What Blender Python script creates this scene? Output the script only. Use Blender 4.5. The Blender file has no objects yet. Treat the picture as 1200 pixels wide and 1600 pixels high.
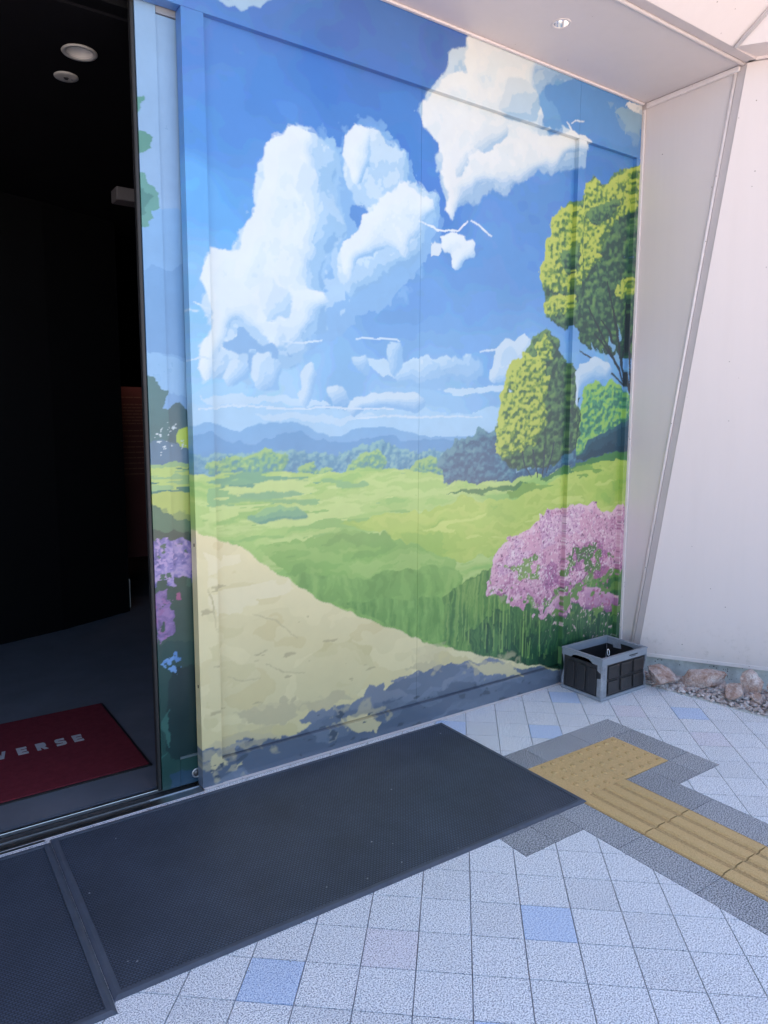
import bpy, bmesh, math, random
import numpy as np
from mathutils import Vector, Matrix, Euler

sc = bpy.context.scene
C = sc.collection
R_ = math.radians
rng = random.Random(7)

# ------------------------------------------------------------------ camera, sky, sun, exposure
cam_d = bpy.data.cameras.new('camera')
cam = bpy.data.objects.new('camera', cam_d)
C.objects.link(cam)
cam_d.sensor_fit = 'VERTICAL'
cam_d.sensor_height = 36.0
cam_d.lens = 1137.0 / 1600.0 * 36.0
cam_d.clip_start = 0.02
cam_d.clip_end = 2000
cam.matrix_world = Matrix(((0.820047, 0.068462, -0.568186, 0.0),
                           (-0.572287, 0.103747, -0.813465, 0.0),
                           (0.003256, 0.992245, 0.124257, 1.5),
                           (0, 0, 0, 1)))
sc.camera = cam

SUN_EL, SUN_ROT = R_(62), R_(10)
world = bpy.data.worlds.new('World')
sc.world = world
world.use_nodes = True
wn = world.node_tree.nodes
sky = wn.new('ShaderNodeTexSky')
sky.sky_type = 'NISHITA'
sky.sun_disc = False
sky.sun_elevation = SUN_EL
sky.sun_rotation = SUN_ROT
world.node_tree.links.new(sky.outputs[0], wn['Background'].inputs[0])
wn['Background'].inputs[1].default_value = 0.12

sun_d = bpy.data.lights.new('sun', 'SUN')
sun_d.energy = 5.0
sun_d.angle = R_(0.5)
sun_d.color = (1.0, 0.93, 0.84)
sun = bpy.data.objects.new('sun', sun_d)
C.objects.link(sun)
to_sun = Vector((math.sin(SUN_ROT) * math.cos(SUN_EL), math.cos(SUN_ROT) * math.cos(SUN_EL), math.sin(SUN_EL)))
sun.rotation_euler = to_sun.to_track_quat('Z', 'Y').to_euler()
sun.location = to_sun * 30

vs = sc.view_settings
vs.view_transform = 'Standard'
vs.look = 'None'
vs.gamma = 1
vs.use_curve_mapping = False
vs.exposure = 1.95

# ------------------------------------------------------------------ materials
def srgb(h):
    v = np.array([int(h[i:i + 2], 16) for i in (0, 2, 4)]) / 255.0
    return np.where(v <= .04045, v / 12.92, ((v + .055) / 1.055) ** 2.4)

def new_mat(name):
    m = bpy.data.materials.new(name)
    m.use_nodes = True
    nt = m.node_tree
    b = nt.nodes['Principled BSDF']
    return m, nt, b

def N(nt, t, **kw):
    n = nt.nodes.new(t)
    for k, v in kw.items():
        setattr(n, k, v)
    return n

def coords(nt, kind='Object'):
    return N(nt, 'ShaderNodeTexCoord').outputs[kind]

def noise(nt, vec, scale, detail=3, rough=.5):
    n = N(nt, 'ShaderNodeTexNoise')
    n.inputs['Scale'].default_value = scale
    n.inputs['Detail'].default_value = detail
    n.inputs['Roughness'].default_value = rough
    if vec is not None:
        nt.links.new(vec, n.inputs['Vector'])
    return n.outputs['Fac']

def ramp(nt, fac, stops, interp='LINEAR'):
    r = N(nt, 'ShaderNodeValToRGB')
    r.color_ramp.interpolation = interp
    els = r.color_ramp.elements
    while len(els) < len(stops):
        els.new(.5)
    for e, (p, c) in zip(els, stops):
        e.position = p
        e.color = (*c, 1) if len(c) == 3 else c
    nt.links.new(fac, r.inputs[0])
    return r.outputs[0]

def bump(nt, b, h, strength, dist):
    n = N(nt, 'ShaderNodeBump')
    n.inputs['Strength'].default_value = strength
    n.inputs['Distance'].default_value = dist
    nt.links.new(h, n.inputs['Height'])
    nt.links.new(n.outputs[0], b.inputs['Normal'])

def world_pos(nt):
    return N(nt, 'ShaderNodeNewGeometry').outputs['Position']

def plain(name, col, rough=.5, metal=0.0, var=.12, vscale=6, spec=.5, bmp=0.0, bscale=200, specks=None):
    """base colour with soft mottling, optional fine relief and small dirt specks"""
    m, nt, b = new_mat(name)
    p = world_pos(nt)
    f = noise(nt, p, vscale, 4, .6)
    lo = tuple(c * (1 - var) for c in col)
    hi = tuple(min(1, c * (1 + var)) for c in col)
    c = ramp(nt, f, [(.3, lo), (.7, hi)])
    if specks:
        v = N(nt, 'ShaderNodeTexVoronoi')
        v.inputs['Scale'].default_value = specks[0]
        nt.links.new(p, v.inputs['Vector'])
        mask = ramp(nt, v.outputs['Distance'], [(0, (1, 1, 1)), (specks[1], (1, 1, 1)), (specks[1] + .01, (0, 0, 0))])
        keep = ramp(nt, noise(nt, p, specks[2], 2), [(.55, (0, 0, 0)), (.6, (1, 1, 1))])
        mm = N(nt, 'ShaderNodeMath', operation='MULTIPLY')
        nt.links.new(mask, mm.inputs[0]); nt.links.new(keep, mm.inputs[1])
        mx = N(nt, 'ShaderNodeMix', data_type='RGBA')
        nt.links.new(mm.outputs[0], mx.inputs[0])
        nt.links.new(c, mx.inputs[6])
        mx.inputs[7].default_value = (*specks[3], 1)
        c = mx.outputs[2]
    nt.links.new(c, b.inputs['Base Color'])
    b.inputs['Roughness'].default_value = rough
    b.inputs['Metallic'].default_value = metal
    b.inputs['Specular IOR Level'].default_value = spec
    if bmp:
        bump(nt, b, noise(nt, p, bscale, 3), bmp, .002)
    return m

def granite(name, base, dark, light, scale=420, rough=.7, thr=(.36, .47), tone=.08, lt=(.52, .58)):
    """speckled stone: grains of three tones, slow tone drift, tiny dark chips, per-tile tone"""
    m, nt, b = new_mat(name)
    p = world_pos(nt)
    g = noise(nt, p, scale, 1.5, .8)
    c = ramp(nt, g, [(thr[0], dark), (thr[1], base), (lt[0], base), (lt[1], light)])
    slow = noise(nt, p, 5, 4, .6)
    oi = N(nt, 'ShaderNodeObjectInfo').outputs['Random']
    a = N(nt, 'ShaderNodeMath', operation='ADD')
    nt.links.new(slow, a.inputs[0]); nt.links.new(oi, a.inputs[1])
    k = ramp(nt, a.outputs[0], [(0.3, (1 - tone * 1.4,) * 3), (1.3, (1, 1, 1))])
    mx = N(nt, 'ShaderNodeMix', data_type='RGBA', blend_type='MULTIPLY')
    mx.inputs[0].default_value = 1
    nt.links.new(c, mx.inputs[6]); nt.links.new(k, mx.inputs[7])
    # sparse dark chips and crumbs
    v = N(nt, 'ShaderNodeTexVoronoi'); v.inputs['Scale'].default_value = 46
    nt.links.new(p, v.inputs['Vector'])
    chip = ramp(nt, v.outputs['Distance'], [(0, (1, 1, 1)), (.07, (1, 1, 1)), (.1, (0, 0, 0))])
    keep = ramp(nt, noise(nt, p, 60, 1), [(.55, (0, 0, 0)), (.58, (1, 1, 1))])
    mm = N(nt, 'ShaderNodeMath', operation='MULTIPLY')
    nt.links.new(chip, mm.inputs[0]); nt.links.new(keep, mm.inputs[1])
    m2 = N(nt, 'ShaderNodeMix', data_type='RGBA')
    nt.links.new(mm.outputs[0], m2.inputs[0]); nt.links.new(mx.outputs[2], m2.inputs[6])
    m2.inputs[7].default_value = (.07, .06, .06, 1)
    nt.links.new(m2.outputs[2], b.inputs['Base Color'])
    b.inputs['Roughness'].default_value = rough
    bump(nt, b, g, .03, .0005)
    return m

M = {}
M['tile'] = granite('white_granite', (.66, .685, .75), (.20, .215, .27), (.97, .975, .985), scale=250, thr=(.395, .455), lt=(.5, .55))
M['tile_blue'] = granite('blue_granite', (.47, .585, .81), (.20, .28, .48), (.74, .82, .95), scale=250, thr=(.39, .45), lt=(.5, .55))
M['tile_pink'] = granite('pink_granite', (.68, .65, .73), (.22, .2, .24), (.9, .88, .92), scale=250, thr=(.39, .45), lt=(.5, .55))
M['border'] = granite('grey_granite', (.155, .165, .195), (.055, .06, .075), (.62, .63, .66), scale=230, rough=.75, tone=.2, thr=(.40, .45), lt=(.49, .535))
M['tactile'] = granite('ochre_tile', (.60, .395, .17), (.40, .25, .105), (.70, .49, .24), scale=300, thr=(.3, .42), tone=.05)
M['tactile_groove_shade'] = granite('ochre_groove_shade', (.48, .31, .13), (.29, .18, .075), (.58, .40, .19), scale=300, thr=(.36, .46), tone=.10)  # darker ochre under the bars: groove shade put into the colour
M['tactile_stud'] = granite('ochre_stud', (.52, .335, .14), (.36, .22, .09), (.60, .41, .19), scale=300, thr=(.3, .42), tone=.05)
M['grout'] = plain('grout', (.33, .34, .38), .95, var=.45, vscale=9)
M['ground'] = plain('far_paving', (.62, .51, .43), .9, var=.1, vscale=.6)
def facade_mat():
    m, nt, b = new_mat('pale_cladding')
    p = world_pos(nt)
    mp = N(nt, 'ShaderNodeMapping'); mp.inputs['Scale'].default_value = (9, 9, .5)
    nt.links.new(p, mp.inputs[0])
    st = noise(nt, mp.outputs[0], 1.6, 4, .65)
    c = ramp(nt, st, [(.25, (.642, .573, .565)), (.5, (.655, .585, .577)), (.8, (.664, .595, .588))])
    def dots(c, scale, rad, nscale, lo, hi, colr):
        v = N(nt, 'ShaderNodeTexVoronoi'); v.inputs['Scale'].default_value = scale
        nt.links.new(p, v.inputs['Vector'])
        mask = ramp(nt, v.outputs['Distance'], [(0, (1, 1, 1)), (rad, (1, 1, 1)), (rad * 1.4, (0, 0, 0))])
        keep = ramp(nt, noise(nt, p, nscale, 2), [(lo, (0, 0, 0)), (hi, (1, 1, 1))])
        mm = N(nt, 'ShaderNodeMath', operation='MULTIPLY')
        nt.links.new(mask, mm.inputs[0]); nt.links.new(keep, mm.inputs[1])
        mx = N(nt, 'ShaderNodeMix', data_type='RGBA')
        nt.links.new(mm.outputs[0], mx.inputs[0]); nt.links.new(c, mx.inputs[6])
        mx.inputs[7].default_value = (*colr, 1)
        return mx.outputs[2]
    c = dots(c, 19, .05, 4.3, .55, .6, (.24, .20, .19))
    # splashed dirt close to the ground
    sz = N(nt, 'ShaderNodeSeparateXYZ'); nt.links.new(p, sz.inputs[0])
    hgt = ramp(nt, sz.outputs['Z'], [(.13, (1, 1, 1)), (.40, (0, 0, 0))])
    spl = ramp(nt, noise(nt, p, 26, 5, .75), [(.54, (0, 0, 0)), (.72, (1, 1, 1))])
    mm = N(nt, 'ShaderNodeMath', operation='MULTIPLY'); nt.links.new(hgt, mm.inputs[0]); nt.links.new(spl, mm.inputs[1])
    m2 = N(nt, 'ShaderNodeMath', operation='MULTIPLY'); nt.links.new(mm.outputs[0], m2.inputs[0]); m2.inputs[1].default_value = .45
    mx = N(nt, 'ShaderNodeMix', data_type='RGBA')
    nt.links.new(m2.outputs[0], mx.inputs[0]); nt.links.new(c, mx.inputs[6]); mx.inputs[7].default_value = (.36, .32, .29, 1)
    nt.links.new(mx.outputs[2], b.inputs['Base Color'])
    b.inputs['Roughness'].default_value = .5
    bump(nt, b, noise(nt, p, 3, 2), .05, .02)
    return m
M['facade'] = facade_mat()
M['trim'] = plain('trim_paint', (.70, .635, .63), .45, var=.05, vscale=14, specks=(40, .1, 9, (.22, .19, .18)))
M['joint'] = plain('joint_sealant', (.54, .485, .49), .8, var=.03, vscale=8)
M['concrete'] = plain('concrete', (.53, .55, .535), .9, var=.22, vscale=18, bmp=.4, bscale=90, specks=(55, .22, 16, (.12, .12, .12)))
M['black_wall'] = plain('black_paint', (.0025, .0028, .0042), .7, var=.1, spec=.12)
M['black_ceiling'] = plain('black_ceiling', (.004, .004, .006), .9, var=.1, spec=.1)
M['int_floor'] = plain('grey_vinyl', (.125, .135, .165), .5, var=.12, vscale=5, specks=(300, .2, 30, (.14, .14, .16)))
M['steel'] = plain('brushed_steel', (.55, .56, .58), .35, metal=1, var=.08, vscale=30)
M['dark_steel'] = plain('dark_steel', (.16, .15, .15), .45, metal=.9, var=.25, vscale=18)
M['track'] = plain('track_groove', (.03, .028, .03), .6, var=.3, vscale=25)
M['gasket'] = plain('black_rubber', (.012, .012, .014), .5)
M['matte_white'] = plain('lamp_white', (.6, .59, .57), .5, var=.03)
M['lamp_grey'] = plain('lamp_grey', (.34, .335, .325), .5, var=.05)
M['bead_dark'] = plain('bead_dark', (.10, .13, .14), .4, var=.1)
M['beam_grey'] = plain('beam_grey', (.075, .066, .07), .6, var=.1)
M['chrome'] = plain('chrome', (.85, .86, .88), .2, metal=1, var=.02)
M['red_pile'] = plain('red_carpet', (.15, .022, .033), .95, var=.14, vscale=40, bmp=.8, bscale=700, spec=.1)
M['letter'] = plain('grey_letter_pile', (.40, .38, .41), .95, var=.06, vscale=60, spec=.1)
M['rubber_edge'] = plain('rubber_edge', (.064, .078, .110), .6, var=.15, vscale=20, bmp=.3, bscale=300)
M['crate_grey'] = plain('grey_plastic', (.23, .255, .30), .42, var=.05, vscale=20)
M['crate_black'] = plain('black_plastic', (.024, .023, .025), .36, var=.15, vscale=14)
M['tape'] = plain('silver_tape', (.25, .265, .30), .3, var=.22, vscale=35, bmp=.8, bscale=40)
M['cord'] = plain('white_cord', (.75, .76, .78), .5)
M['ink'] = plain('dark_ink', (.03, .03, .035), .6)
M['rock'] = None

def rock_mat():
    m, nt, b = new_mat('rose_quartz_stone')
    p = world_pos(nt)
    a = noise(nt, p, 17, 6, .7)
    c = ramp(nt, a, [(.28, (.22, .115, .08)), (.42, (.44, .29, .24)), (.55, (.58, .46, .43)), (.72, (.76, .70, .69))])
    g = noise(nt, p, 160, 3, .7)
    k = ramp(nt, g, [(.34, (.62, .6, .6)), (.55, (1, 1, 1))])
    mx = N(nt, 'ShaderNodeMix', data_type='RGBA', blend_type='MULTIPLY')
    mx.inputs[0].default_value = 1
    nt.links.new(c, mx.inputs[6]); nt.links.new(k, mx.inputs[7])
    oi = N(nt, 'ShaderNodeObjectInfo').outputs['Random']
    nt.links.new(mx.outputs[2], b.inputs['Base Color'])
    b.inputs['Roughness'].default_value = .75
    bump(nt, b, noise(nt, p, 55, 6, .65), .9, .012)
    return m
M['rock'] = rock_mat()

def pebble_mat():
    m, nt, b = new_mat('pale_pebbles')
    p = world_pos(nt)
    at = N(nt, 'ShaderNodeAttribute'); at.attribute_name = 'tone'
    c = ramp(nt, at.outputs['Fac'], [(0, (.28, .19, .165)), (.3, (.42, .33, .31)), (.65, (.53, .46, .45)), (1, (.68, .64, .64))])
    k = ramp(nt, noise(nt, p, 90, 4), [(.3, (.7, .68, .68)), (.6, (1, 1, 1))])
    mx = N(nt, 'ShaderNodeMix', data_type='RGBA', blend_type='MULTIPLY')
    mx.inputs[0].default_value = 1
    nt.links.new(c, mx.inputs[6]); nt.links.new(k, mx.inputs[7])
    nt.links.new(mx.outputs[2], b.inputs['Base Color'])
    b.inputs['Roughness'].default_value = .7
    bump(nt, b, noise(nt, p, 120, 4), .5, .004)
    return m
M['pebble'] = pebble_mat()

def mat_body():
    """loop-textured rubber: staggered fine nubs, lint and crumbs"""
    m, nt, b = new_mat('ribbed_rubber')
    p = world_pos(nt)
    mp = N(nt, 'ShaderNodeMapping'); nt.links.new(p, mp.inputs[0])
    br = N(nt, 'ShaderNodeTexBrick')
    br.offset = .5
    br.inputs['Scale'].default_value = 1
    br.inputs['Brick Width'].default_value = .0125
    br.inputs['Row Height'].default_value = .0085
    br.inputs['Mortar Size'].default_value = .0024
    br.inputs['Mortar Smooth'].default_value = .6
    br.inputs['Color1'].default_value = (1, 1, 1, 1)
    br.inputs['Color2'].default_value = (.75, .75, .75, 1)
    br.inputs['Mortar'].default_value = (0, 0, 0, 1)
    nt.links.new(mp.outputs[0], br.inputs['Vector'])
    c = ramp(nt, br.outputs['Color'], [(0, (.022, .030, .048)), (1, (.075, .098, .150))])
    slow = ramp(nt, noise(nt, p, 3.5, 5, .65), [(.32, (.74, .74, .74)), (.5, (.95, .95, .95)), (.72, (1.22, 1.2, 1.17))])
    mx = N(nt, 'ShaderNodeMix', data_type='RGBA', blend_type='MULTIPLY'); mx.inputs[0].default_value = 1
    nt.links.new(c, mx.inputs[6]); nt.links.new(slow, mx.inputs[7])
    v = N(nt, 'ShaderNodeTexVoronoi'); v.inputs['Scale'].default_value = 13
    nt.links.new(p, v.inputs['Vector'])
    chip = ramp(nt, v.outputs['Distance'], [(0, (1, 1, 1)), (.035, (1, 1, 1)), (.05, (0, 0, 0))])
    keep = ramp(nt, noise(nt, p, 21, 1), [(.5, (0, 0, 0)), (.52, (1, 1, 1))])
    mm = N(nt, 'ShaderNodeMath', operation='MULTIPLY')
    nt.links.new(chip, mm.inputs[0]); nt.links.new(keep, mm.inputs[1])
    m2 = N(nt, 'ShaderNodeMix', data_type='RGBA')
    nt.links.new(mm.outputs[0], m2.inputs[0]); nt.links.new(mx.outputs[2], m2.inputs[6])
    m2.inputs[7].default_value = (.4, .4, .42, 1)
    nt.links.new(m2.outputs[2], b.inputs['Base Color'])
    b.inputs['Roughness'].default_value = .55
    bump(nt, b, br.outputs['Color'], .7, .003)
    return m
M['mat'] = mat_body()

def print_mat(name, rough, coat):
    m, nt, b = new_mat(name)
    at = N(nt, 'ShaderNodeAttribute'); at.attribute_name = 'print'
    p = world_pos(nt)
    # faint scuffs and dust on the vinyl
    k = ramp(nt, noise(nt, p, 4, 5, .7), [(.3, (.955, .955, .955)), (.65, (1, 1, 1))])
    mx = N(nt, 'ShaderNodeMix', data_type='RGBA', blend_type='MULTIPLY'); mx.inputs[0].default_value = 1
    nt.links.new(at.outputs['Color'], mx.inputs[6]); nt.links.new(k, mx.inputs[7])
    nt.links.new(mx.outputs[2], b.inputs['Base Color'])
    r = ramp(nt, noise(nt, p, 7, 4, .6), [(.3, (rough * .9,) * 3), (.7, (rough * 1.15,) * 3)])
    nt.links.new(r, b.inputs['Roughness'])
    b.inputs['Coat Weight'].default_value = coat
    b.inputs['Coat Roughness'].default_value = .16
    mp = N(nt, 'ShaderNodeMapping'); mp.inputs['Scale'].default_value = (3, 3, .7)
    nt.links.new(p, mp.inputs[0])
    bump(nt, b, noise(nt, mp.outputs[0], 2, 2), .06, .02)
    return m
M['vinyl'] = print_mat('printed_vinyl', .38, 0.5)
M['door_vinyl'] = print_mat('door_vinyl', .3, .2)

# ------------------------------------------------------------------ object helpers
def tag(o, label=None, cat=None, group=None, kind=None):
    if label: o['label'] = label
    if cat: o['category'] = cat
    if group: o['group'] = group
    if kind: o['kind'] = kind
    return o

def link(name, me, mat=None, parent=None, loc=None):
    o = bpy.data.objects.new(name, me)
    C.objects.link(o)
    if mat is not None and me is not None and not me.materials:
        me.materials.append(mat)
    if parent is not None:
        o.parent = parent
    if loc is not None:
        o.location = loc
    return o

def empty(name, loc=(0, 0, 0)):
    o = bpy.data.objects.new(name, None)
    o.empty_display_size = .1
    C.objects.link(o)
    o.location = loc
    return o

def bm_mesh(bm, name, smooth=False):
    bmesh.ops.recalc_face_normals(bm, faces=bm.faces)
    me = bpy.data.meshes.new(name)
    bm.to_mesh(me)
    bm.free()
    if smooth:
        for p in me.polygons: p.use_smooth = True
    return me

def add_box(bm, a, b, bev=0.0, seg=2):
    vs_ = [bm.verts.new((x, y, z)) for x in (a[0], b[0]) for y in (a[1], b[1]) for z in (a[2], b[2])]
    idx = [(0, 1, 3, 2), (4, 6, 7, 5), (0, 4, 5, 1), (2, 3, 7, 6), (0, 2, 6, 4), (1, 5, 7, 3)]
    fs = [bm.faces.new([vs_[i] for i in f]) for f in idx]
    if bev:
        es = list({e for f in fs for e in f.edges})
        bmesh.ops.bevel(bm, geom=es, offset=bev, segments=seg, profile=.5, affect='EDGES')

def box(name, a, b, mat, parent=None, bev=0.0, seg=2):
    a2 = [min(p, q) for p, q in zip(a, b)]; b2 = [max(p, q) for p, q in zip(a, b)]
    bm = bmesh.new()
    add_box(bm, a2, b2, bev, seg)
    return link(name, bm_mesh(bm, name), mat, parent)

def add_prism(bm, pts, vec):
    """closed solid: polygon pts swept along vec"""
    v = Vector(vec)
    a = [bm.verts.new(p) for p in pts]
    b = [bm.verts.new(Vector(p) + v) for p in pts]
    bm.faces.new(a[::-1]); bm.faces.new(b)
    n = len(a)
    for i in range(n):
        bm.faces.new((a[i], a[(i + 1) % n], b[(i + 1) % n], b[i]))

def prism(name, pts, vec, mat, parent=None, bev=0.0):
    bm = bmesh.new()
    add_prism(bm, pts, vec)
    if bev:
        bmesh.ops.bevel(bm, geom=list(bm.edges), offset=bev, segments=1, affect='EDGES')
    return link(name, bm_mesh(bm, name), mat, parent)

def add_tube(bm, pts, r, seg=8, closed=False):
    pts = [Vector(p) for p in pts]
    rings = []
    n = len(pts)
    for i, p in enumerate(pts):
        d = (pts[(i + 1) % n] - pts[i - 1]) if closed else (pts[min(i + 1, n - 1)] - pts[max(i - 1, 0)])
        d.normalize()
        up = Vector((0, 0, 1)) if abs(d.z) < .9 else Vector((1, 0, 0))
        u = d.cross(up).normalized(); w = d.cross(u)
        rings.append([bm.verts.new(p + (u * math.cos(a) + w * math.sin(a)) * r) for a in [2 * math.pi * k / seg for k in range(seg)]])
    for i in range(n if closed else n - 1):
        A, B = rings[i], rings[(i + 1) % n]
        for k in range(seg):
            bm.faces.new((A[k], A[(k + 1) % seg], B[(k + 1) % seg], B[k]))
    if not closed:
        bm.faces.new(rings[0][::-1]); bm.faces.new(rings[-1])

def tube(name, pts, r, mat, parent=None, seg=8, closed=False):
    bm = bmesh.new()
    add_tube(bm, pts, r, seg, closed)
    return link(name, bm_mesh(bm, name, True), mat, parent)

def lathe(name, prof, mat, parent=None, seg=40, loc=(0, 0, 0)):
    """profile (r, z) revolved around z"""
    bm = bmesh.new()
    rings = []
    for r, z in prof:
        if r < 1e-6:
            rings.append([bm.verts.new((0, 0, z))])
        else:
            rings.append([bm.verts.new((r * math.cos(2 * math.pi * k / seg), r * math.sin(2 * math.pi * k / seg), z)) for k in range(seg)])
    for A, B in zip(rings, rings[1:]):
        for k in range(seg):
            k2 = (k + 1) % seg
            f = [A[k % len(A)], A[k2 % len(A)], B[k2 % len(B)], B[k % len(B)]]
            f = list(dict.fromkeys(f))
            if len(f) > 2: bm.faces.new(f)
    return link(name, bm_mesh(bm, name, True), mat, parent, loc)

def holed(name, a, b, z, h, holes, mat):
    """ceiling board with round openings in its underside"""
    bm = bmesh.new()
    edges = []
    def loop(pts):
        v = [bm.verts.new(p) for p in pts]
        edges.extend(bm.edges.new((v[i], v[(i + 1) % len(v)])) for i in range(len(v)))
        return v
    rect = loop([(a[0], a[1], z), (b[0], a[1], z), (b[0], b[1], z), (a[0], b[1], z)])
    rims = [loop([(x + r * math.cos(k * math.pi / 20), y + r * math.sin(k * math.pi / 20), z) for k in range(40)]) for x, y, r in holes]
    bmesh.ops.triangle_fill(bm, edges=edges, use_beauty=True)
    top = [bm.verts.new((v.co.x, v.co.y, z + h)) for v in rect]
    bm.faces.new(top)
    for i in range(4):
        bm.faces.new((rect[i], rect[(i + 1) % 4], top[(i + 1) % 4], top[i]))
    for rim in rims:
        up_ = [bm.verts.new((v.co.x, v.co.y, z + h * .9)) for v in rim]
        for i in range(40): bm.faces.new((rim[i], rim[(i + 1) % 40], up_[(i + 1) % 40], up_[i]))
        bm.faces.new(up_)
    return link(name, bm_mesh(bm, name), mat)

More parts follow.
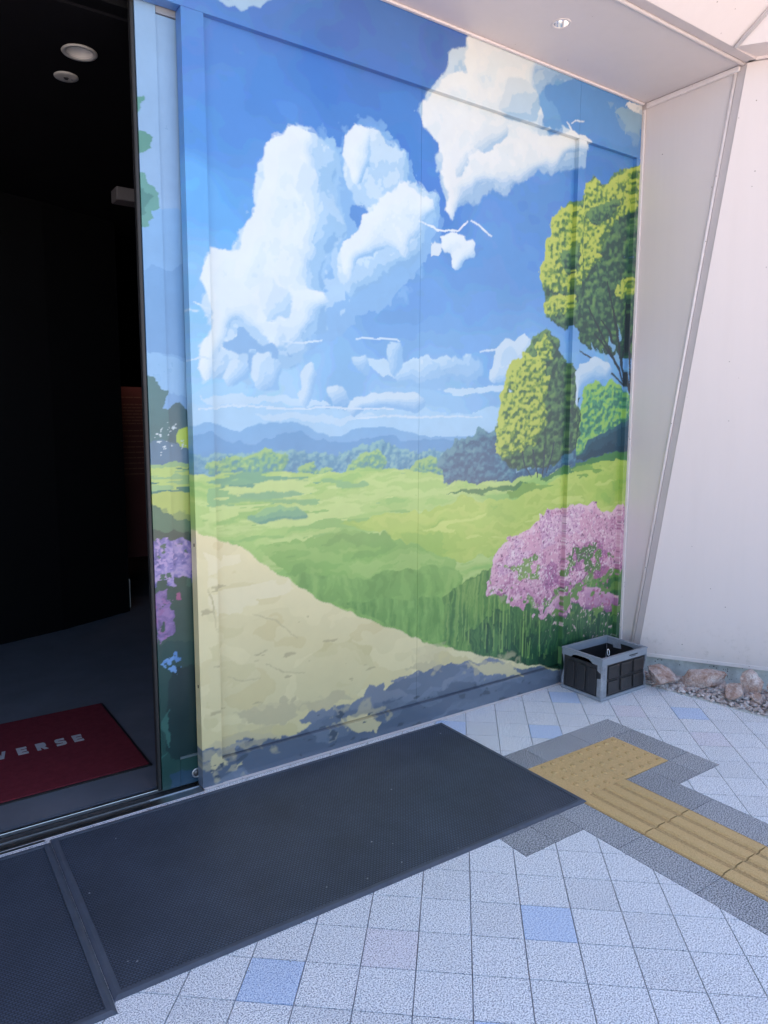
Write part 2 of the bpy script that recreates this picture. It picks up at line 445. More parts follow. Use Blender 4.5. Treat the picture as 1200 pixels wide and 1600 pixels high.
# ------------------------------------------------------------------ the printed landscape (flat colour areas, in wall metres x, z)
PRINT = [(('sky',[(1.049,2.877,'4a82d4'),(1.358,3.01,'4676c6'),(1.769,3.08,'3f6cbb'),(2.252,3.134,'3c69b8'),(1.114,2.584,'468cde'),(1.093,2.282,'58a8f0'),(1.353,2.754,'3f7fd4'),(1.644,2.873,'3173cb'),(2.039,2.732,'2f74cc'),(2.187,2.569,'3478d0'),(1.018,1.876,'7fbcec'),(1.09,1.737,'8cc6ee'),(2.044,2.156,'5b95da'),(2.515,2.148,'5a96da'),(2.822,2.275,'4f8fd8'),(2.903,2.571,'4888d4'),(3.339,2.874,'4280cc'),(3.433,3.091,'5590cc'),(3.019,3.155,'6aa2d8'),(1.903,1.947,'659fdf'),(2.523,1.872,'6aa6e2'),(1.767,1.661,'78b2e8'),(2.28,1.616,'8fc2ee'),(1.419,1.532,'a5d2f3'),(2.705,1.69,'80b8ea'),(3.458,1.857,'74b0e6'),(2.05,1.523,'aad4f2'),(1.058,1.516,'a0d0f2'),(2.949,1.529,'a0ccee')]),[(0.939,3.098),(4.181,4.176),(4.558,0.462),(0.862,0.908)],
 (0,0,0),None,0.02),('a3cff2',[(0.885,1.551),(2.05,1.576),(2.281,1.555),(3.833,1.611),(3.86,1.263),(0.878,1.348)],
 (0.03,0.02,0.01),None,0.05),('b7d8f3',[(1.767,1.771),(2.277,1.821),(2.358,1.771),(1.904,1.722)],
 (0.02,0.02,0.008),None,0.04),('b7d8f3',[(2.24,1.675),(3.193,1.74),(3.196,1.691),(2.361,1.642)],
 (0.02,0.02,0.008),None,0.04),('b7d8f3',[(1.035,1.585),(1.572,1.606),(1.635,1.575),(1.085,1.556)],
 (0.02,0.02,0.008),None,0.04),('b7d8f3',[(1.274,1.518),(1.767,1.538),(1.905,1.516),(1.359,1.492)],
 (0.02,0.02,0.008),None,0.04),('9cc3e8',[(1.146,3.063),(1.393,3.14),(1.37,3.092),(1.326,3.056),(1.273,3.044),(1.232,3.054),(1.181,3.043)],
 (0,0.02,0.012),None,0.04),('7fb2e6',[(1.284,1.747),(1.339,1.977),(1.579,2.36),(1.612,2.655),(1.655,2.672),(1.698,2.597),(1.769,2.752),(1.9,2.777),(1.997,2.71),(2.068,2.644),(2.106,2.527),(2.225,2.514),(2.243,2.403),(2.117,2.193),(1.938,2.033),(1.767,1.963),(1.637,1.819),(1.482,1.757)],
 (0,0.035,0.016),None,0.04),('93c0ea',[(1.597,2.652),(1.649,2.671),(1.692,2.596),(1.682,2.454),(1.719,2.33),(1.671,2.193),(1.592,2.079),(1.552,2.075),(1.579,2.36)],
 (0,0.035,0.016),None,0.04),('6ea5e0',[(1.9,2.756),(1.997,2.71),(2.068,2.644),(2.098,2.526),(2.04,2.557),(1.936,2.498),(1.867,2.486),(1.85,2.588)],
 (0,0.035,0.016),None,0.04),('a5cbee',[(1.486,2.093),(1.641,2.447),(1.704,2.38),(1.671,2.14),(1.768,2.017),(1.637,1.872),(1.513,1.89)],
 (0,0.035,0.016),(9,9,0.47),0.04),('4f8bd6',[(1.755,2.419),(1.817,2.446),(1.874,2.407),(1.827,2.341),(1.768,2.351)],
 (0,0.02,0.012),None,0.04),(('puff',('7fb1e2','92bfe8','a8cdee','bcd9f1','cce2f3','d8e8f4'),0.04,6,0.8,0.4,1.6,0.45,-0.6,0.6,0.25,0.16),[(1.098,2.026),(1.158,2.147),(1.234,2.209),(1.296,2.339),(1.326,2.464),(1.406,2.588),(1.481,2.664),(1.552,2.699),(1.606,2.661),(1.655,2.662),(1.692,2.596),(1.672,2.452),(1.703,2.341),(1.665,2.192),(1.577,2.103),(1.638,2.031),(1.638,1.925),(1.543,1.8),(1.436,1.703),(1.333,1.647),(1.14,1.641),(1.056,1.614),(1.071,1.785)],
 (0,0.02,0.01),None,0.03),(('puff',('8ab8e4','a0c7eb','b5d4ef','c6def1','d0e4f2','d7e8f3','dae9f3'),0.024,7,0.85,0.4,1.7,0.74,-0.7,0.7,0,0.16),[(1.064,2.069),(1.11,2.161),(1.159,2.185),(1.19,2.144),(1.239,2.222),(1.282,2.313),(1.305,2.388),(1.3,2.423),(1.364,2.579),(1.42,2.598),(1.47,2.662),(1.517,2.701),(1.561,2.694),(1.587,2.65),(1.599,2.578),(1.58,2.499),(1.561,2.42),(1.573,2.359),(1.554,2.28),(1.535,2.175),(1.515,2.071),(1.552,2.049),(1.607,2.041),(1.613,1.997),(1.569,1.946),(1.501,1.842),(1.393,1.773),(1.313,1.786),(1.337,1.851),(1.282,1.897),(1.226,1.873),(1.177,1.84),(1.129,1.739),(1.067,1.639),(1.025,1.604),(1.054,1.735),(1.093,1.834),(1.103,1.931),(1.072,2.011)],
 (0,0.025,0.014),None,0.02),(('puff',('a6cbec','b5d5ef','c6def1','d2e5f3'),0.02,9,0.9,0.5,1.6,0.55,-0.7,0.7,0,0.16),[(1.29,2.046),(1.355,2.091),(1.432,2.036),(1.484,1.97),(1.43,1.909),(1.366,1.891),(1.305,1.949)],
 (0,0.035,0.016),None,0.02),(('puff',('a9cdee','b9d7f0','c8dff1','d6e7f4'),0.02,9,0.8,0.5,1.6,0.6,-0.7,0.7,0,0.16),[(1.439,2.534),(1.581,2.587),(1.597,2.363),(1.552,2.126),(1.499,2.171),(1.513,2.375)],
 (0,0.035,0.016),None,0.02),('7fb0e2',[(1.129,1.739),(1.24,1.857),(1.336,1.813),(1.437,1.776),(1.363,1.713),(1.222,1.669),(1.14,1.641)],
 (0,0.035,0.016),(8,9,0.5),0.03),(('puff',('7fb1e2','92bfe8','a8cdee','bcd9f1','cce2f3','d8e8f4'),0.03,8,0.8,0.42,1.6,0.48,-0.6,0.6,0.2,0.16),[(1.704,2.573),(1.727,2.705),(1.775,2.764),(1.867,2.78),(1.921,2.729),(1.997,2.708),(2.068,2.641),(2.098,2.526),(2.005,2.483),(1.902,2.411),(1.817,2.398),(1.755,2.466)],
 (0,0.035,0.016),None,0.03),(('puff',('8ab8e4','a0c7eb','b5d4ef','c6def1','d0e4f2','d7e8f3','dae9f3'),0.018,9,0.8,0.4,1.7,0.76,-0.7,0.7,0,0.16),[(1.72,2.615),(1.733,2.707),(1.772,2.761),(1.84,2.768),(1.867,2.735),(1.84,2.652),(1.807,2.575),(1.788,2.493),(1.746,2.542)],
 (0,0.02,0.012),None,0.02),(('puff',('7fb1e2','92bfe8','a8cdee','bcd9f1','cce2f3','d8e8f4'),0.03,8,0.8,0.42,1.6,0.48,-0.6,0.6,0.2,0.16),[(1.671,2.167),(1.713,2.287),(1.801,2.337),(1.827,2.41),(1.901,2.452),(2.005,2.537),(2.04,2.576),(2.225,2.52),(2.235,2.422),(2.145,2.332),(2.117,2.221),(2.008,2.18),(1.868,2.136),(1.801,2.047),(1.728,2.013),(1.683,2.089)],
 (0,0.035,0.016),None,0.03),(('puff',('8ab8e4','a0c7eb','b5d4ef','c6def1','d0e4f2','d7e8f3','dae9f3'),0.02,9,0.85,0.4,1.7,0.72,-0.7,0.7,0,0.16),[(1.687,2.189),(1.716,2.277),(1.801,2.316),(1.834,2.401),(1.874,2.394),(1.915,2.486),(2.005,2.526),(2.033,2.566),(2.084,2.529),(2.128,2.487),(2.211,2.495),(2.227,2.449),(2.152,2.395),(2.115,2.356),(2.079,2.315),(2.087,2.229),(2.036,2.245),(1.979,2.287),(1.861,2.233),(1.774,2.179),(1.728,2.067),(1.686,2.121)],
 (0,0.025,0.014),None,0.02),('dce9f3',[(2.113,2.404),(2.226,2.382),(2.354,2.398),(2.414,2.45),(2.409,2.453),(2.351,2.406),(2.229,2.391),(2.116,2.409)],
 (0,0.006,0.004),None,0.03),('dce9f3',[(2.426,2.454),(2.503,2.429),(2.569,2.401),(2.574,2.407),(2.511,2.438),(2.43,2.46)],
 (0,0.006,0.004),None,0.03),(('puff',('8ab8e4','a0c7eb','b5d4ef','c6def1','d0e4f2','d7e8f3','dae9f3'),0.012,12,0.9,0.42,1.8,0.72,-0.7,0.7,0,0.16),[(2.247,2.369),(2.344,2.407),(2.385,2.366),(2.459,2.358),(2.444,2.297),(2.388,2.242),(2.308,2.221),(2.315,2.28),(2.268,2.292)],
 (0,0.02,0.012),None,0.02),('d0e2f0',[(2.198,2.323),(2.236,2.316),(2.233,2.264),(2.199,2.254)],
 (0,0.02,0.012),None,0.04),(('puff',('7fabd8','93b9df','a9c8e4','bed5e8','cfdfea'),0.04,6,0.8,0.4,1.6,0.5,-0.6,0.6,0.3,0.16),[(2.357,3.245),(2.482,3.336),(3.61,3.728),(3.414,3.381),(3.138,3.231),(2.877,3.152),(2.838,2.991),(2.932,2.966),(3.278,3.009),(3.309,2.933),(2.989,2.769),(2.673,2.625),(2.422,2.53),(2.324,2.435),(2.265,2.469),(2.246,2.658),(2.221,2.784),(2.124,2.832),(2.122,2.939),(2.216,3.049)],
 (0,0.035,0.016),None,0.03),('5590d2',[(3.136,3.253),(3.675,3.263),(3.693,3.028),(3.026,3.018),(2.887,3.154)],
 (0.03,0.03,0.01),None,0.04),(('puff',('8fb6de','a3c4e4','b9d2ea','cbdeec','d6e4ed','dde7ee','e0e9ee'),0.024,7,0.85,0.38,1.7,0.73,-0.7,0.7,0,0.16),[(2.384,3.285),(2.35,3.226),(2.331,3.188),(2.356,3.134),(2.388,3.093),(2.311,3.065),(2.265,3.067),(2.216,3.046),(2.195,2.984),(2.133,2.942),(2.127,2.887),(2.142,2.822),(2.198,2.799),(2.237,2.746),(2.26,2.723),(2.25,2.665),(2.275,2.556),(2.272,2.471),(2.3,2.435),(2.343,2.47),(2.401,2.578),(2.543,2.647),(2.672,2.649),(2.804,2.707),(2.95,2.787),(3.156,2.899),(3.281,2.957),(3.247,3.005),(3.075,3.0),(2.934,2.939),(2.831,2.941),(2.883,3.032),(2.824,3.109),(2.838,3.226),(2.963,3.324),(2.867,3.388),(2.648,3.327)],
 (0,0.025,0.014),None,0.02),(('puff',('a2c3e2','b4cfe6','c4d9ea','d2e1ec'),0.02,9,0.9,0.5,1.6,0.55,-0.7,0.7,0,0.16),[(2.434,2.858),(2.576,2.947),(2.75,2.942),(2.796,2.915),(2.623,2.819),(2.458,2.734),(2.34,2.596),(2.308,2.648)],
 (0,0.035,0.016),None,0.02),(('puff',('9cc0e0','b4cfe6','c8dae8'),0.025,6,0.5,0.48,2,0.55,-0.7,0.7,0,0.16),[(2.613,3.116),(2.784,3.218),(2.86,3.117),(2.849,2.963),(2.662,2.928),(2.566,3.003)],
 (0,0.035,0.016),None,0.02),('e3eaee',[(3.507,3.22),(3.56,3.259),(3.703,3.273),(3.706,3.236),(3.604,3.203)],
 (0,0.02,0.012),None,0.04),('86aecd',[(3.427,3.182),(3.684,3.221),(3.67,3.092),(3.516,3.092)],
 (0,0.035,0.016),None,0.05),('dfeaf2',[(3.051,3.038),(3.069,3.016),(3.087,2.999),(3.094,3.002),(3.08,3.022),(3.057,3.041)],
 (0,0.006,0.004),None,0.03),('dfeaf2',[(3.09,3.039),(3.123,3.06),(3.181,3.072),(3.182,3.077),(3.12,3.067),(3.086,3.042)],
 (0,0.006,0.004),None,0.03),(('puff',('86b8e8','93c0ea','a2caee','b1d3f0','c2dcf1'),0.014,10.799999999999999,0.9,0.42,1.8,0.7,-0.7,0.7,0,0.16),[(1.474,1.638),(1.511,1.719),(1.567,1.735),(1.579,1.676),(1.547,1.614),(1.528,1.568),(1.479,1.562)],
 (0,0.02,0.012),None,0.02),(('puff',('86b8e8','93c0ea','a2caee','b1d3f0','c2dcf1'),0.014,10.799999999999999,0.9,0.42,1.8,0.62,-0.7,0.7,0,0.16),[(1.265,1.741),(1.35,1.789),(1.41,1.738),(1.403,1.649),(1.332,1.606),(1.265,1.625)],
 (0,0.02,0.012),None,0.02),(('puff',('86b8e8','93c0ea','a2caee','b1d3f0','c2dcf1'),0.014,10.799999999999999,0.9,0.42,1.8,0.55,-0.7,0.7,0,0.16),[(1.141,1.666),(1.202,1.743),(1.272,1.716),(1.265,1.63),(1.166,1.612)],
 (0,0.02,0.012),None,0.02),(('puff',('86b8e8','93c0ea','a2caee','b1d3f0','c2dcf1'),0.014,10.799999999999999,0.9,0.42,1.8,0.5,-0.7,0.7,0,0.16),[(1.623,1.656),(1.678,1.691),(1.734,1.649),(1.754,1.582),(1.648,1.564)],
 (0,0.02,0.012),None,0.02),(('puff',('86b8e8','93c0ea','a2caee','b1d3f0','c2dcf1'),0.014,10.799999999999999,0.9,0.42,1.8,0.35,-0.7,0.7,0,0.16),[(1.767,1.771),(1.852,1.804),(1.876,1.721),(1.808,1.673)],
 (0,0.02,0.012),None,0.02),(('puff',('86b8e8','93c0ea','a2caee','b1d3f0','c2dcf1'),0.014,10.799999999999999,0.9,0.42,1.8,0.3,-0.7,0.7,0,0.16),[(1.925,1.822),(2.011,1.847),(2.033,1.742),(1.947,1.718)],
 (0,0.02,0.012),None,0.02),(('puff',('86b8e8','93c0ea','a2caee','b1d3f0','c2dcf1'),0.014,8.4,0.9,0.42,1.8,0.55,-0.7,0.7,0,0.16),[(1.7,1.565),(1.818,1.612),(1.94,1.637),(2.124,1.636),(2.171,1.554),(1.767,1.527)],
 (0,0.02,0.012),None,0.02),(('puff',('86b8e8','93c0ea','a2caee','b1d3f0','c2dcf1'),0.03,7.199999999999999,0.9,0.42,1.8,0.35,-0.7,0.7,0,0.16),[(1.904,1.693),(2.048,1.786),(2.238,1.78),(2.381,1.68),(2.201,1.638)],
 (0,0.02,0.012),None,0.02),(('puff',('86b8e8','93c0ea','a2caee','b1d3f0','c2dcf1'),0.03,7.199999999999999,0.9,0.42,1.8,0.3,-0.7,0.7,0,0.16),[(2.238,1.795),(2.439,1.852),(2.569,1.765),(2.443,1.666),(2.279,1.677)],
 (0,0.02,0.012),None,0.02),(('puff',('86b8e8','93c0ea','a2caee','b1d3f0','c2dcf1'),0.014,9.6,0.9,0.42,1.8,0.75,-0.7,0.7,0,0.16),[(2.562,1.717),(2.603,1.82),(2.697,1.921),(2.806,1.967),(2.883,1.926),(2.877,1.834),(2.771,1.777),(2.686,1.715)],
 (0,0.02,0.012),None,0.02),('c6def3',[(1.768,1.848),(1.904,1.864),(2.017,1.859),(2.018,1.865),(1.904,1.873),(1.767,1.854)],
 (0,0.006,0.004),None,0.03),('c6def3',[(1.004,1.73),(1.064,1.742),(1.115,1.731),(1.117,1.736),(1.065,1.75),(1.003,1.735)],
 (0,0.006,0.004),None,0.03),('c6def3',[(1.408,1.828),(1.512,1.822),(1.606,1.835),(1.605,1.841),(1.513,1.831),(1.409,1.833)],
 (0,0.006,0.004),None,0.03),('c6def3',[(1.019,1.945),(1.063,1.928),(1.095,1.923),(1.096,1.928),(1.067,1.936),(1.021,1.949)],
 (0,0.006,0.004),None,0.03),('c6def3',[(1.009,1.912),(1.049,1.909),(1.05,1.915),(1.01,1.919)],
 (0,0.006,0.004),None,0.03),('c6def3',[(2.503,1.843),(2.612,1.853),(2.7,1.879),(2.697,1.886),(2.609,1.864),(2.502,1.849)],
 (0,0.006,0.004),None,0.03),('c6def3',[(1.331,1.541),(1.635,1.554),(1.976,1.546),(1.977,1.552),(1.635,1.563),(1.331,1.547)],
 (0,0.006,0.004),None,0.03),('c6def3',[(1.767,1.504),(2.05,1.518),(2.533,1.516),(2.533,1.523),(2.05,1.528),(1.767,1.51)],
 (0,0.006,0.004),None,0.03),('c6def3',[(1.033,1.538),(1.219,1.554),(1.419,1.542),(1.419,1.548),(1.219,1.562),(1.033,1.543)],
 (0,0.006,0.004),None,0.03),('74aee0',[(0.981,1.472),(1.053,1.502),(1.123,1.497),(1.217,1.472),(1.345,1.492),(1.54,1.482),(1.635,1.449),(1.801,1.47),(2.051,1.458),(2.284,1.42),(2.713,1.468),(3.788,1.381),(3.809,1.109),(0.973,1.247)],
 (0.02,0.012,0.005),None,0.04),('5c9cd2',[(0.979,1.433),(1.083,1.462),(1.272,1.425),(1.478,1.455),(1.767,1.42),(2.127,1.415),(2.716,1.382),(3.791,1.342),(3.812,1.07),(0.973,1.222)],
 (0.03,0.015,0.006),None,0.05),(('puff',('3f83ae','4b8fb4','5a9cba','6caabf','80b8bf'),0.012,14,0.8,0.4,1.6,0.45,-0.5,0.8,0.2,0.35),[(0.978,1.385),(1.161,1.396),(1.357,1.366),(1.634,1.382),(1.906,1.383),(2.367,1.344),(2.717,1.356),(3.797,1.257),(3.818,0.991),(0.971,1.172)],
 (0.03,0.02,0.01),None,0.05),(('puff',('4a8fa0','579b94','6aa88a','80b682','98c480'),0.01,18,0.8,0.42,1.8,0.5,-0.5,0.8,0.1,0.4),[(1.078,1.287),(1.119,1.351),(1.193,1.375),(1.248,1.348),(1.328,1.383),(1.416,1.344),(1.421,1.279),(1.269,1.269)],
 (0,0.02,0.012),None,0.05),(('puff',('4a8fa0','579b94','6aa88a','80b682','98c480'),0.01,18,0.8,0.42,1.8,0.5,-0.5,0.8,0.1,0.4),[(1.048,1.323),(1.08,1.362),(1.119,1.336),(1.105,1.291)],
 (0,0.02,0.012),None,0.05),(('puff',('4a8fa0','579b94','6aa88a','80b682','98c480'),0.01,18,0.8,0.42,1.8,0.5,-0.5,0.8,0.1,0.4),[(1.699,1.28),(1.767,1.334),(1.87,1.355),(1.96,1.311),(1.949,1.253),(1.801,1.247)],
 (0,0.02,0.012),None,0.05),(('puff',('4a8fa0','579b94','6aa88a','80b682','98c480'),0.01,18,0.8,0.42,1.8,0.5,-0.5,0.8,0.1,0.4),[(2.053,1.243),(2.128,1.313),(2.246,1.303),(2.287,1.233)],
 (0,0.02,0.012),None,0.05),(('puff',('4a8fa0','579b94','6aa88a','80b682','98c480'),0.01,18,0.8,0.42,1.8,0.5,-0.5,0.8,0.1,0.4),[(1.476,1.282),(1.538,1.324),(1.621,1.305),(1.627,1.265)],
 (0,0.02,0.012),None,0.05),((4,22,('94c46c','a2cb72','aed07a','b9d684','a8cd76')),[(0.852,1.296),(1.078,1.297),(1.327,1.291),(1.634,1.288),(1.978,1.281),(2.287,1.239),(2.631,1.199),(3.012,1.232),(3.38,1.306),(3.819,1.381),(3.903,0.295),(2.388,0.357),(0.829,0.662)],
 (0.02,0.012,0.006),None,0.04),('6aa886',[(1.046,1.273),(1.27,1.301),(1.569,1.284),(1.569,1.246),(1.385,1.243),(1.212,1.235)],
 (0.03,0.012,0.006),(4,30,0.42),0.05),('c0da8c',[(1.05,1.223),(1.326,1.256),(1.633,1.251),(2.053,1.225),(2.054,1.149),(1.568,1.134),(1.048,1.142)],
 (0.03,0.012,0.006),(4,30,0.46),0.05),('84b97c',[(1.077,1.262),(2.053,1.243),(2.055,1.073),(1.075,1.166)],
 (0.03,0.012,0.006),(4,30,0.6),0.05),('7fb585',[(1.049,1.205),(1.569,1.19),(1.505,1.138),(1.048,1.142)],
 (0.03,0.012,0.006),(4,30,0.55),0.05),('8fbf6a',[(1.047,1.112),(2.054,1.079),(2.056,0.919),(1.044,1.015)],
 (0.03,0.012,0.006),(4,30,0.55),0.05),('bfda88',[(0.997,1.171),(2.054,1.119),(2.055,0.981),(0.993,1.058)],
 (0.03,0.012,0.006),(4,30,0.52),0.05),(('puff',('5c9c84','70ad86','8abf84'),0.008,16,0.5,0.45,2,0.5,-0.5,0.8,0.2,0.16),[(1.231,1.098),(1.324,1.129),(1.474,1.135),(1.549,1.091),(1.473,1.069),(1.323,1.075)],
 (0,0.02,0.012),None,0.05),(('puff',('5c9c84','70ad86','8abf84'),0.008,16,0.5,0.45,2,0.5,-0.5,0.8,0.2,0.16),[(1.076,1.229),(1.185,1.257),(1.326,1.24),(1.268,1.212)],
 (0,0.02,0.012),None,0.05),((5,16,('7eb05a','8aba60','96c269','a2c972')),[(1.263,0.954),(1.632,0.974),(2.056,0.935),(2.377,0.889),(2.388,0.357),(1.766,0.545),(1.47,0.779)],
 (0.03,0.02,0.008),None,0.05),((22,9,('79a957','82b15d','8bb963','94bf69')),[(1.409,0.842),(1.766,0.799),(2.38,0.758),(2.477,0.324),(1.984,0.493),(1.564,0.723)],
 (0,0.02,0.01),None,0.05),((50,9,('6c9e50','76a857','80b05d','8ab864')),[(1.697,0.675),(2.383,0.626),(2.477,0.324),(2.06,0.474)],
 (0,0.012,0.008),None,0.05),((4,14,('9cc35c','a8c960','b2cf66','bbd36c','aecb62')),[(1.698,0.988),(2.055,1.054),(2.372,1.109),(2.726,1.111),(3.066,1.173),(3.411,1.258),(3.826,1.295),(3.862,0.828),(3.031,0.827),(2.553,0.799),(2.295,0.839),(1.981,0.926)],
 (0.03,0.03,0.008),None,0.04),('c6da78',[(2.132,0.974),(2.727,1.06),(3.803,1.187),(3.818,0.991),(2.733,0.889)],
 (0.03,0.014,0.006),(4,22,0.56),0.04),('4d8a52',[(2.289,1.145),(2.723,1.175),(3.063,1.223),(3.408,1.306),(3.819,1.381),(3.826,1.295),(3.412,1.247),(3.014,1.183),(2.633,1.126)],
 (0.02,0.014,0.008),(6,22,0.36),0.1),('7fae52',[(2.678,1.147),(3.383,1.259),(3.824,1.323),(3.83,1.241),(3.224,1.166),(2.726,1.108)],
 (0.02,0.014,0.008),(6,30,0.5),0.08),(('puff',('2f5f86','376a8e','417797','4e86a0','5d95a8'),0.014,12,0.9,0.4,1.5,0.4,-0.5,0.8,0.2,0.4),[(2.246,1.297),(2.366,1.4),(2.535,1.456),(2.668,1.442),(2.906,1.393),(3.233,1.495),(3.774,1.572),(3.791,1.342),(3.381,1.299),(3.012,1.225),(2.677,1.191),(2.288,1.214)],
 (0,0.02,0.014),None,0.06),('7fb0cf',[(2.717,1.362),(3.21,1.424),(3.218,1.267),(2.722,1.229)],
 (0,0.01,0.005),(60,6,0.66),0.08),(('puff',('3f8070','4f9478','62a87c','7cba70','96c86a'),0.014,12,1.0,0.42,1.6,0.5,-0.7,0.7,0,0.5),[(3.233,1.296),(3.223,1.481),(3.282,1.581),(3.33,1.688),(3.41,1.74),(3.479,1.707),(3.533,1.759),(3.627,1.674),(3.694,1.571),(3.708,1.374)],
 (0,0.02,0.014),None,0.05),(('puff',('24495f','2c556a','356478'),0.014,14,0.5,0.42,2,0.4,-0.7,0.7,0,0.16),[(3.234,1.274),(3.348,1.38),(3.541,1.466),(3.716,1.526),(3.731,1.321)],
 (0,0.02,0.014),None,0.06),(('puff',('2c4f4b','365d50','406a53','4b7757','58845a','68925c'),0.014,10,1.0,0.42,1.5,0.36,-0.7,0.7,0,0.55),[(2.821,1.825),(2.883,1.92),(2.959,1.971),(3.059,1.945),(3.115,1.846),(3.202,1.775),(3.273,1.637),(3.274,1.438),(3.173,1.326),(2.961,1.247),(2.739,1.262),(2.627,1.338),(2.674,1.559),(2.751,1.698)],
 (0,0.02,0.014),None,0.06),(('puff',('426c4a','58824b','759a4c','90ae50','a6bd56','b8c960'),0.012,12,1.0,0.44,1.6,0.6,-0.7,0.7,0,0.6),[(2.618,1.338),(2.622,1.478),(2.654,1.592),(2.696,1.696),(2.72,1.8),(2.82,1.851),(2.897,1.822),(2.934,1.864),(2.998,1.75),(2.974,1.631),(3.008,1.529),(2.954,1.413),(2.811,1.347),(2.7,1.303)],
 (0,0.02,0.014),None,0.05),(('puff',('426c4a','58824b','759a4c','90ae50','a6bd56','b8c960'),0.01,13,1.0,0.46,1.6,0.5,-0.7,0.7,0,0.6),[(2.914,1.879),(2.96,1.938),(3.041,1.91),(3.024,1.835),(2.936,1.811)],
 (0,0.02,0.014),None,0.05),('2c4554',[(2.893,1.359),(2.914,1.272),(2.94,1.192),(2.948,1.193),(2.927,1.273),(2.901,1.359)],
 (0,0.006,0.004),None,0.03),('2c4554',[(2.976,1.375),(2.983,1.288),(2.979,1.202),(2.987,1.201),(2.996,1.288),(2.984,1.375)],
 (0,0.006,0.004),None,0.03),('2c4554',[(2.817,1.343),(2.837,1.264),(2.891,1.204),(2.897,1.206),(2.849,1.266),(2.825,1.344)],
 (0,0.006,0.004),None,0.03),('2c4554',[(3.061,1.391),(3.033,1.305),(3.008,1.226),(3.016,1.224),(3.046,1.303),(3.07,1.39)],
 (0,0.006,0.004),None,0.03),(('puff',('2c4f4b','365d50','406a53','4b7757','58845a','68925c'),0.016,9,1.0,0.42,1.5,0.34,-0.7,0.7,0,0.55),[(2.946,2.238),(2.969,2.374),(3.004,2.459),(3.048,2.562),(3.109,2.643),(3.205,2.652),(3.23,2.761),(3.331,2.826),(3.44,2.819),(3.531,2.876),(3.728,2.955),(3.818,1.8),(3.679,1.868),(3.54,1.915),(3.401,1.882),(3.262,1.934),(3.177,2.031),(3.076,2.0),(2.984,2.059),(2.96,2.155)],
 (0,0.02,0.014),None,0.06),(('puff',('426c4a','58824b','759a4c','90ae50','a6bd56','b8c960'),0.014,11,1.0,0.44,1.6,0.6,-0.7,0.7,0,0.6),[(2.902,2.259),(2.936,2.36),(2.99,2.45),(2.978,2.5),(3.047,2.581),(3.144,2.642),(3.216,2.641),(3.217,2.726),(3.249,2.791),(3.347,2.829),(3.378,2.774),(3.429,2.817),(3.581,2.886),(3.728,2.955),(3.744,2.748),(3.604,2.655),(3.479,2.574),(3.391,2.473),(3.271,2.409),(3.222,2.349),(3.237,2.277),(3.142,2.213),(3.017,2.187),(2.948,2.212)],
 (0,0.02,0.014),None,0.05),(('puff',('2c4f4b','365d50','406a53','4b7757','58845a','68925c'),0.012,12,1.0,0.5,1.5,0.5,-0.7,0.7,0,0.55),[(3.239,2.608),(3.403,2.712),(3.555,2.778),(3.507,2.661),(3.332,2.552)],
 (0,0.02,0.014),None,0.05),(('puff',('2c4f4b','365d50','406a53','4b7757','58845a','68925c'),0.012,12,1.0,0.5,1.5,0.5,-0.7,0.7,0,0.55),[(3.058,2.369),(3.18,2.451),(3.237,2.358),(3.113,2.277)],
 (0,0.02,0.014),None,0.05),(('puff',('426c4a','58824b','759a4c','90ae50','a6bd56','b8c960'),0.01,13,1.0,0.46,1.6,0.6,-0.7,0.7,0,0.6),[(2.948,2.095),(3.028,2.168),(3.168,2.196),(3.162,2.114),(3.072,2.086),(3.005,2.034)],
 (0,0.02,0.014),None,0.05),(('puff',('426c4a','58824b','759a4c','90ae50','a6bd56','b8c960'),0.01,13,1.0,0.46,1.6,0.6,-0.7,0.7,0,0.6),[(3.513,2.227),(3.577,2.308),(3.715,2.344),(3.71,2.257),(3.595,2.21)],
 (0,0.02,0.014),None,0.05),(('puff',('426c4a','58824b','759a4c','90ae50','a6bd56','b8c960'),0.01,13,1.0,0.48,1.6,0.5,-0.7,0.7,0,0.6),[(3.159,2.375),(3.364,2.469),(3.412,2.407),(3.268,2.287),(3.175,2.27)],
 (0,0.02,0.014),None,0.05),('2b3944',[(3.209,1.893),(3.37,1.848),(3.544,1.766),(3.67,1.681),(3.678,1.685),(3.556,1.775),(3.38,1.858),(3.213,1.899)],
 (0,0.006,0.004),None,0.03),('2b3944',[(3.3,2.125),(3.444,1.96),(3.58,1.806),(3.664,1.663),(3.675,1.665),(3.597,1.811),(3.459,1.966),(3.308,2.129)],
 (0,0.006,0.004),None,0.03),('2b3944',[(3.454,2.28),(3.537,2.075),(3.598,1.863),(3.671,1.645),(3.682,1.646),(3.617,1.866),(3.555,2.079),(3.464,2.282)],
 (0,0.006,0.004),None,0.03),('2b3944',[(3.631,2.192),(3.628,1.938),(3.678,1.627),(3.69,1.627),(3.648,1.94),(3.643,2.193)],
 (0,0.006,0.004),None,0.03),('2b3944',[(3.362,1.99),(3.475,1.908),(3.602,1.789),(3.612,1.793),(3.491,1.916),(3.371,1.996)],
 (0,0.006,0.004),None,0.03),('2b3944',[(3.412,2.064),(3.497,2.0),(3.542,1.879),(3.554,1.881),(3.514,2.005),(3.422,2.069)],
 (0,0.006,0.004),None,0.03),('2b3944',[(3.674,2.016),(3.609,1.865),(3.635,1.719),(3.648,1.719),(3.629,1.865),(3.686,2.014)],
 (0,0.006,0.004),None,0.03),('7fb3dd',[(3.494,2.002),(3.545,1.934),(3.524,1.903),(3.474,1.965)],
 (0,0.02,0.012),None,0.04),('7fb3dd',[(3.571,2.061),(3.61,1.992),(3.59,1.954)],
 (0,0.02,0.012),None,0.04),('7fb3dd',[(3.421,1.908),(3.492,1.859),(3.46,1.836)],
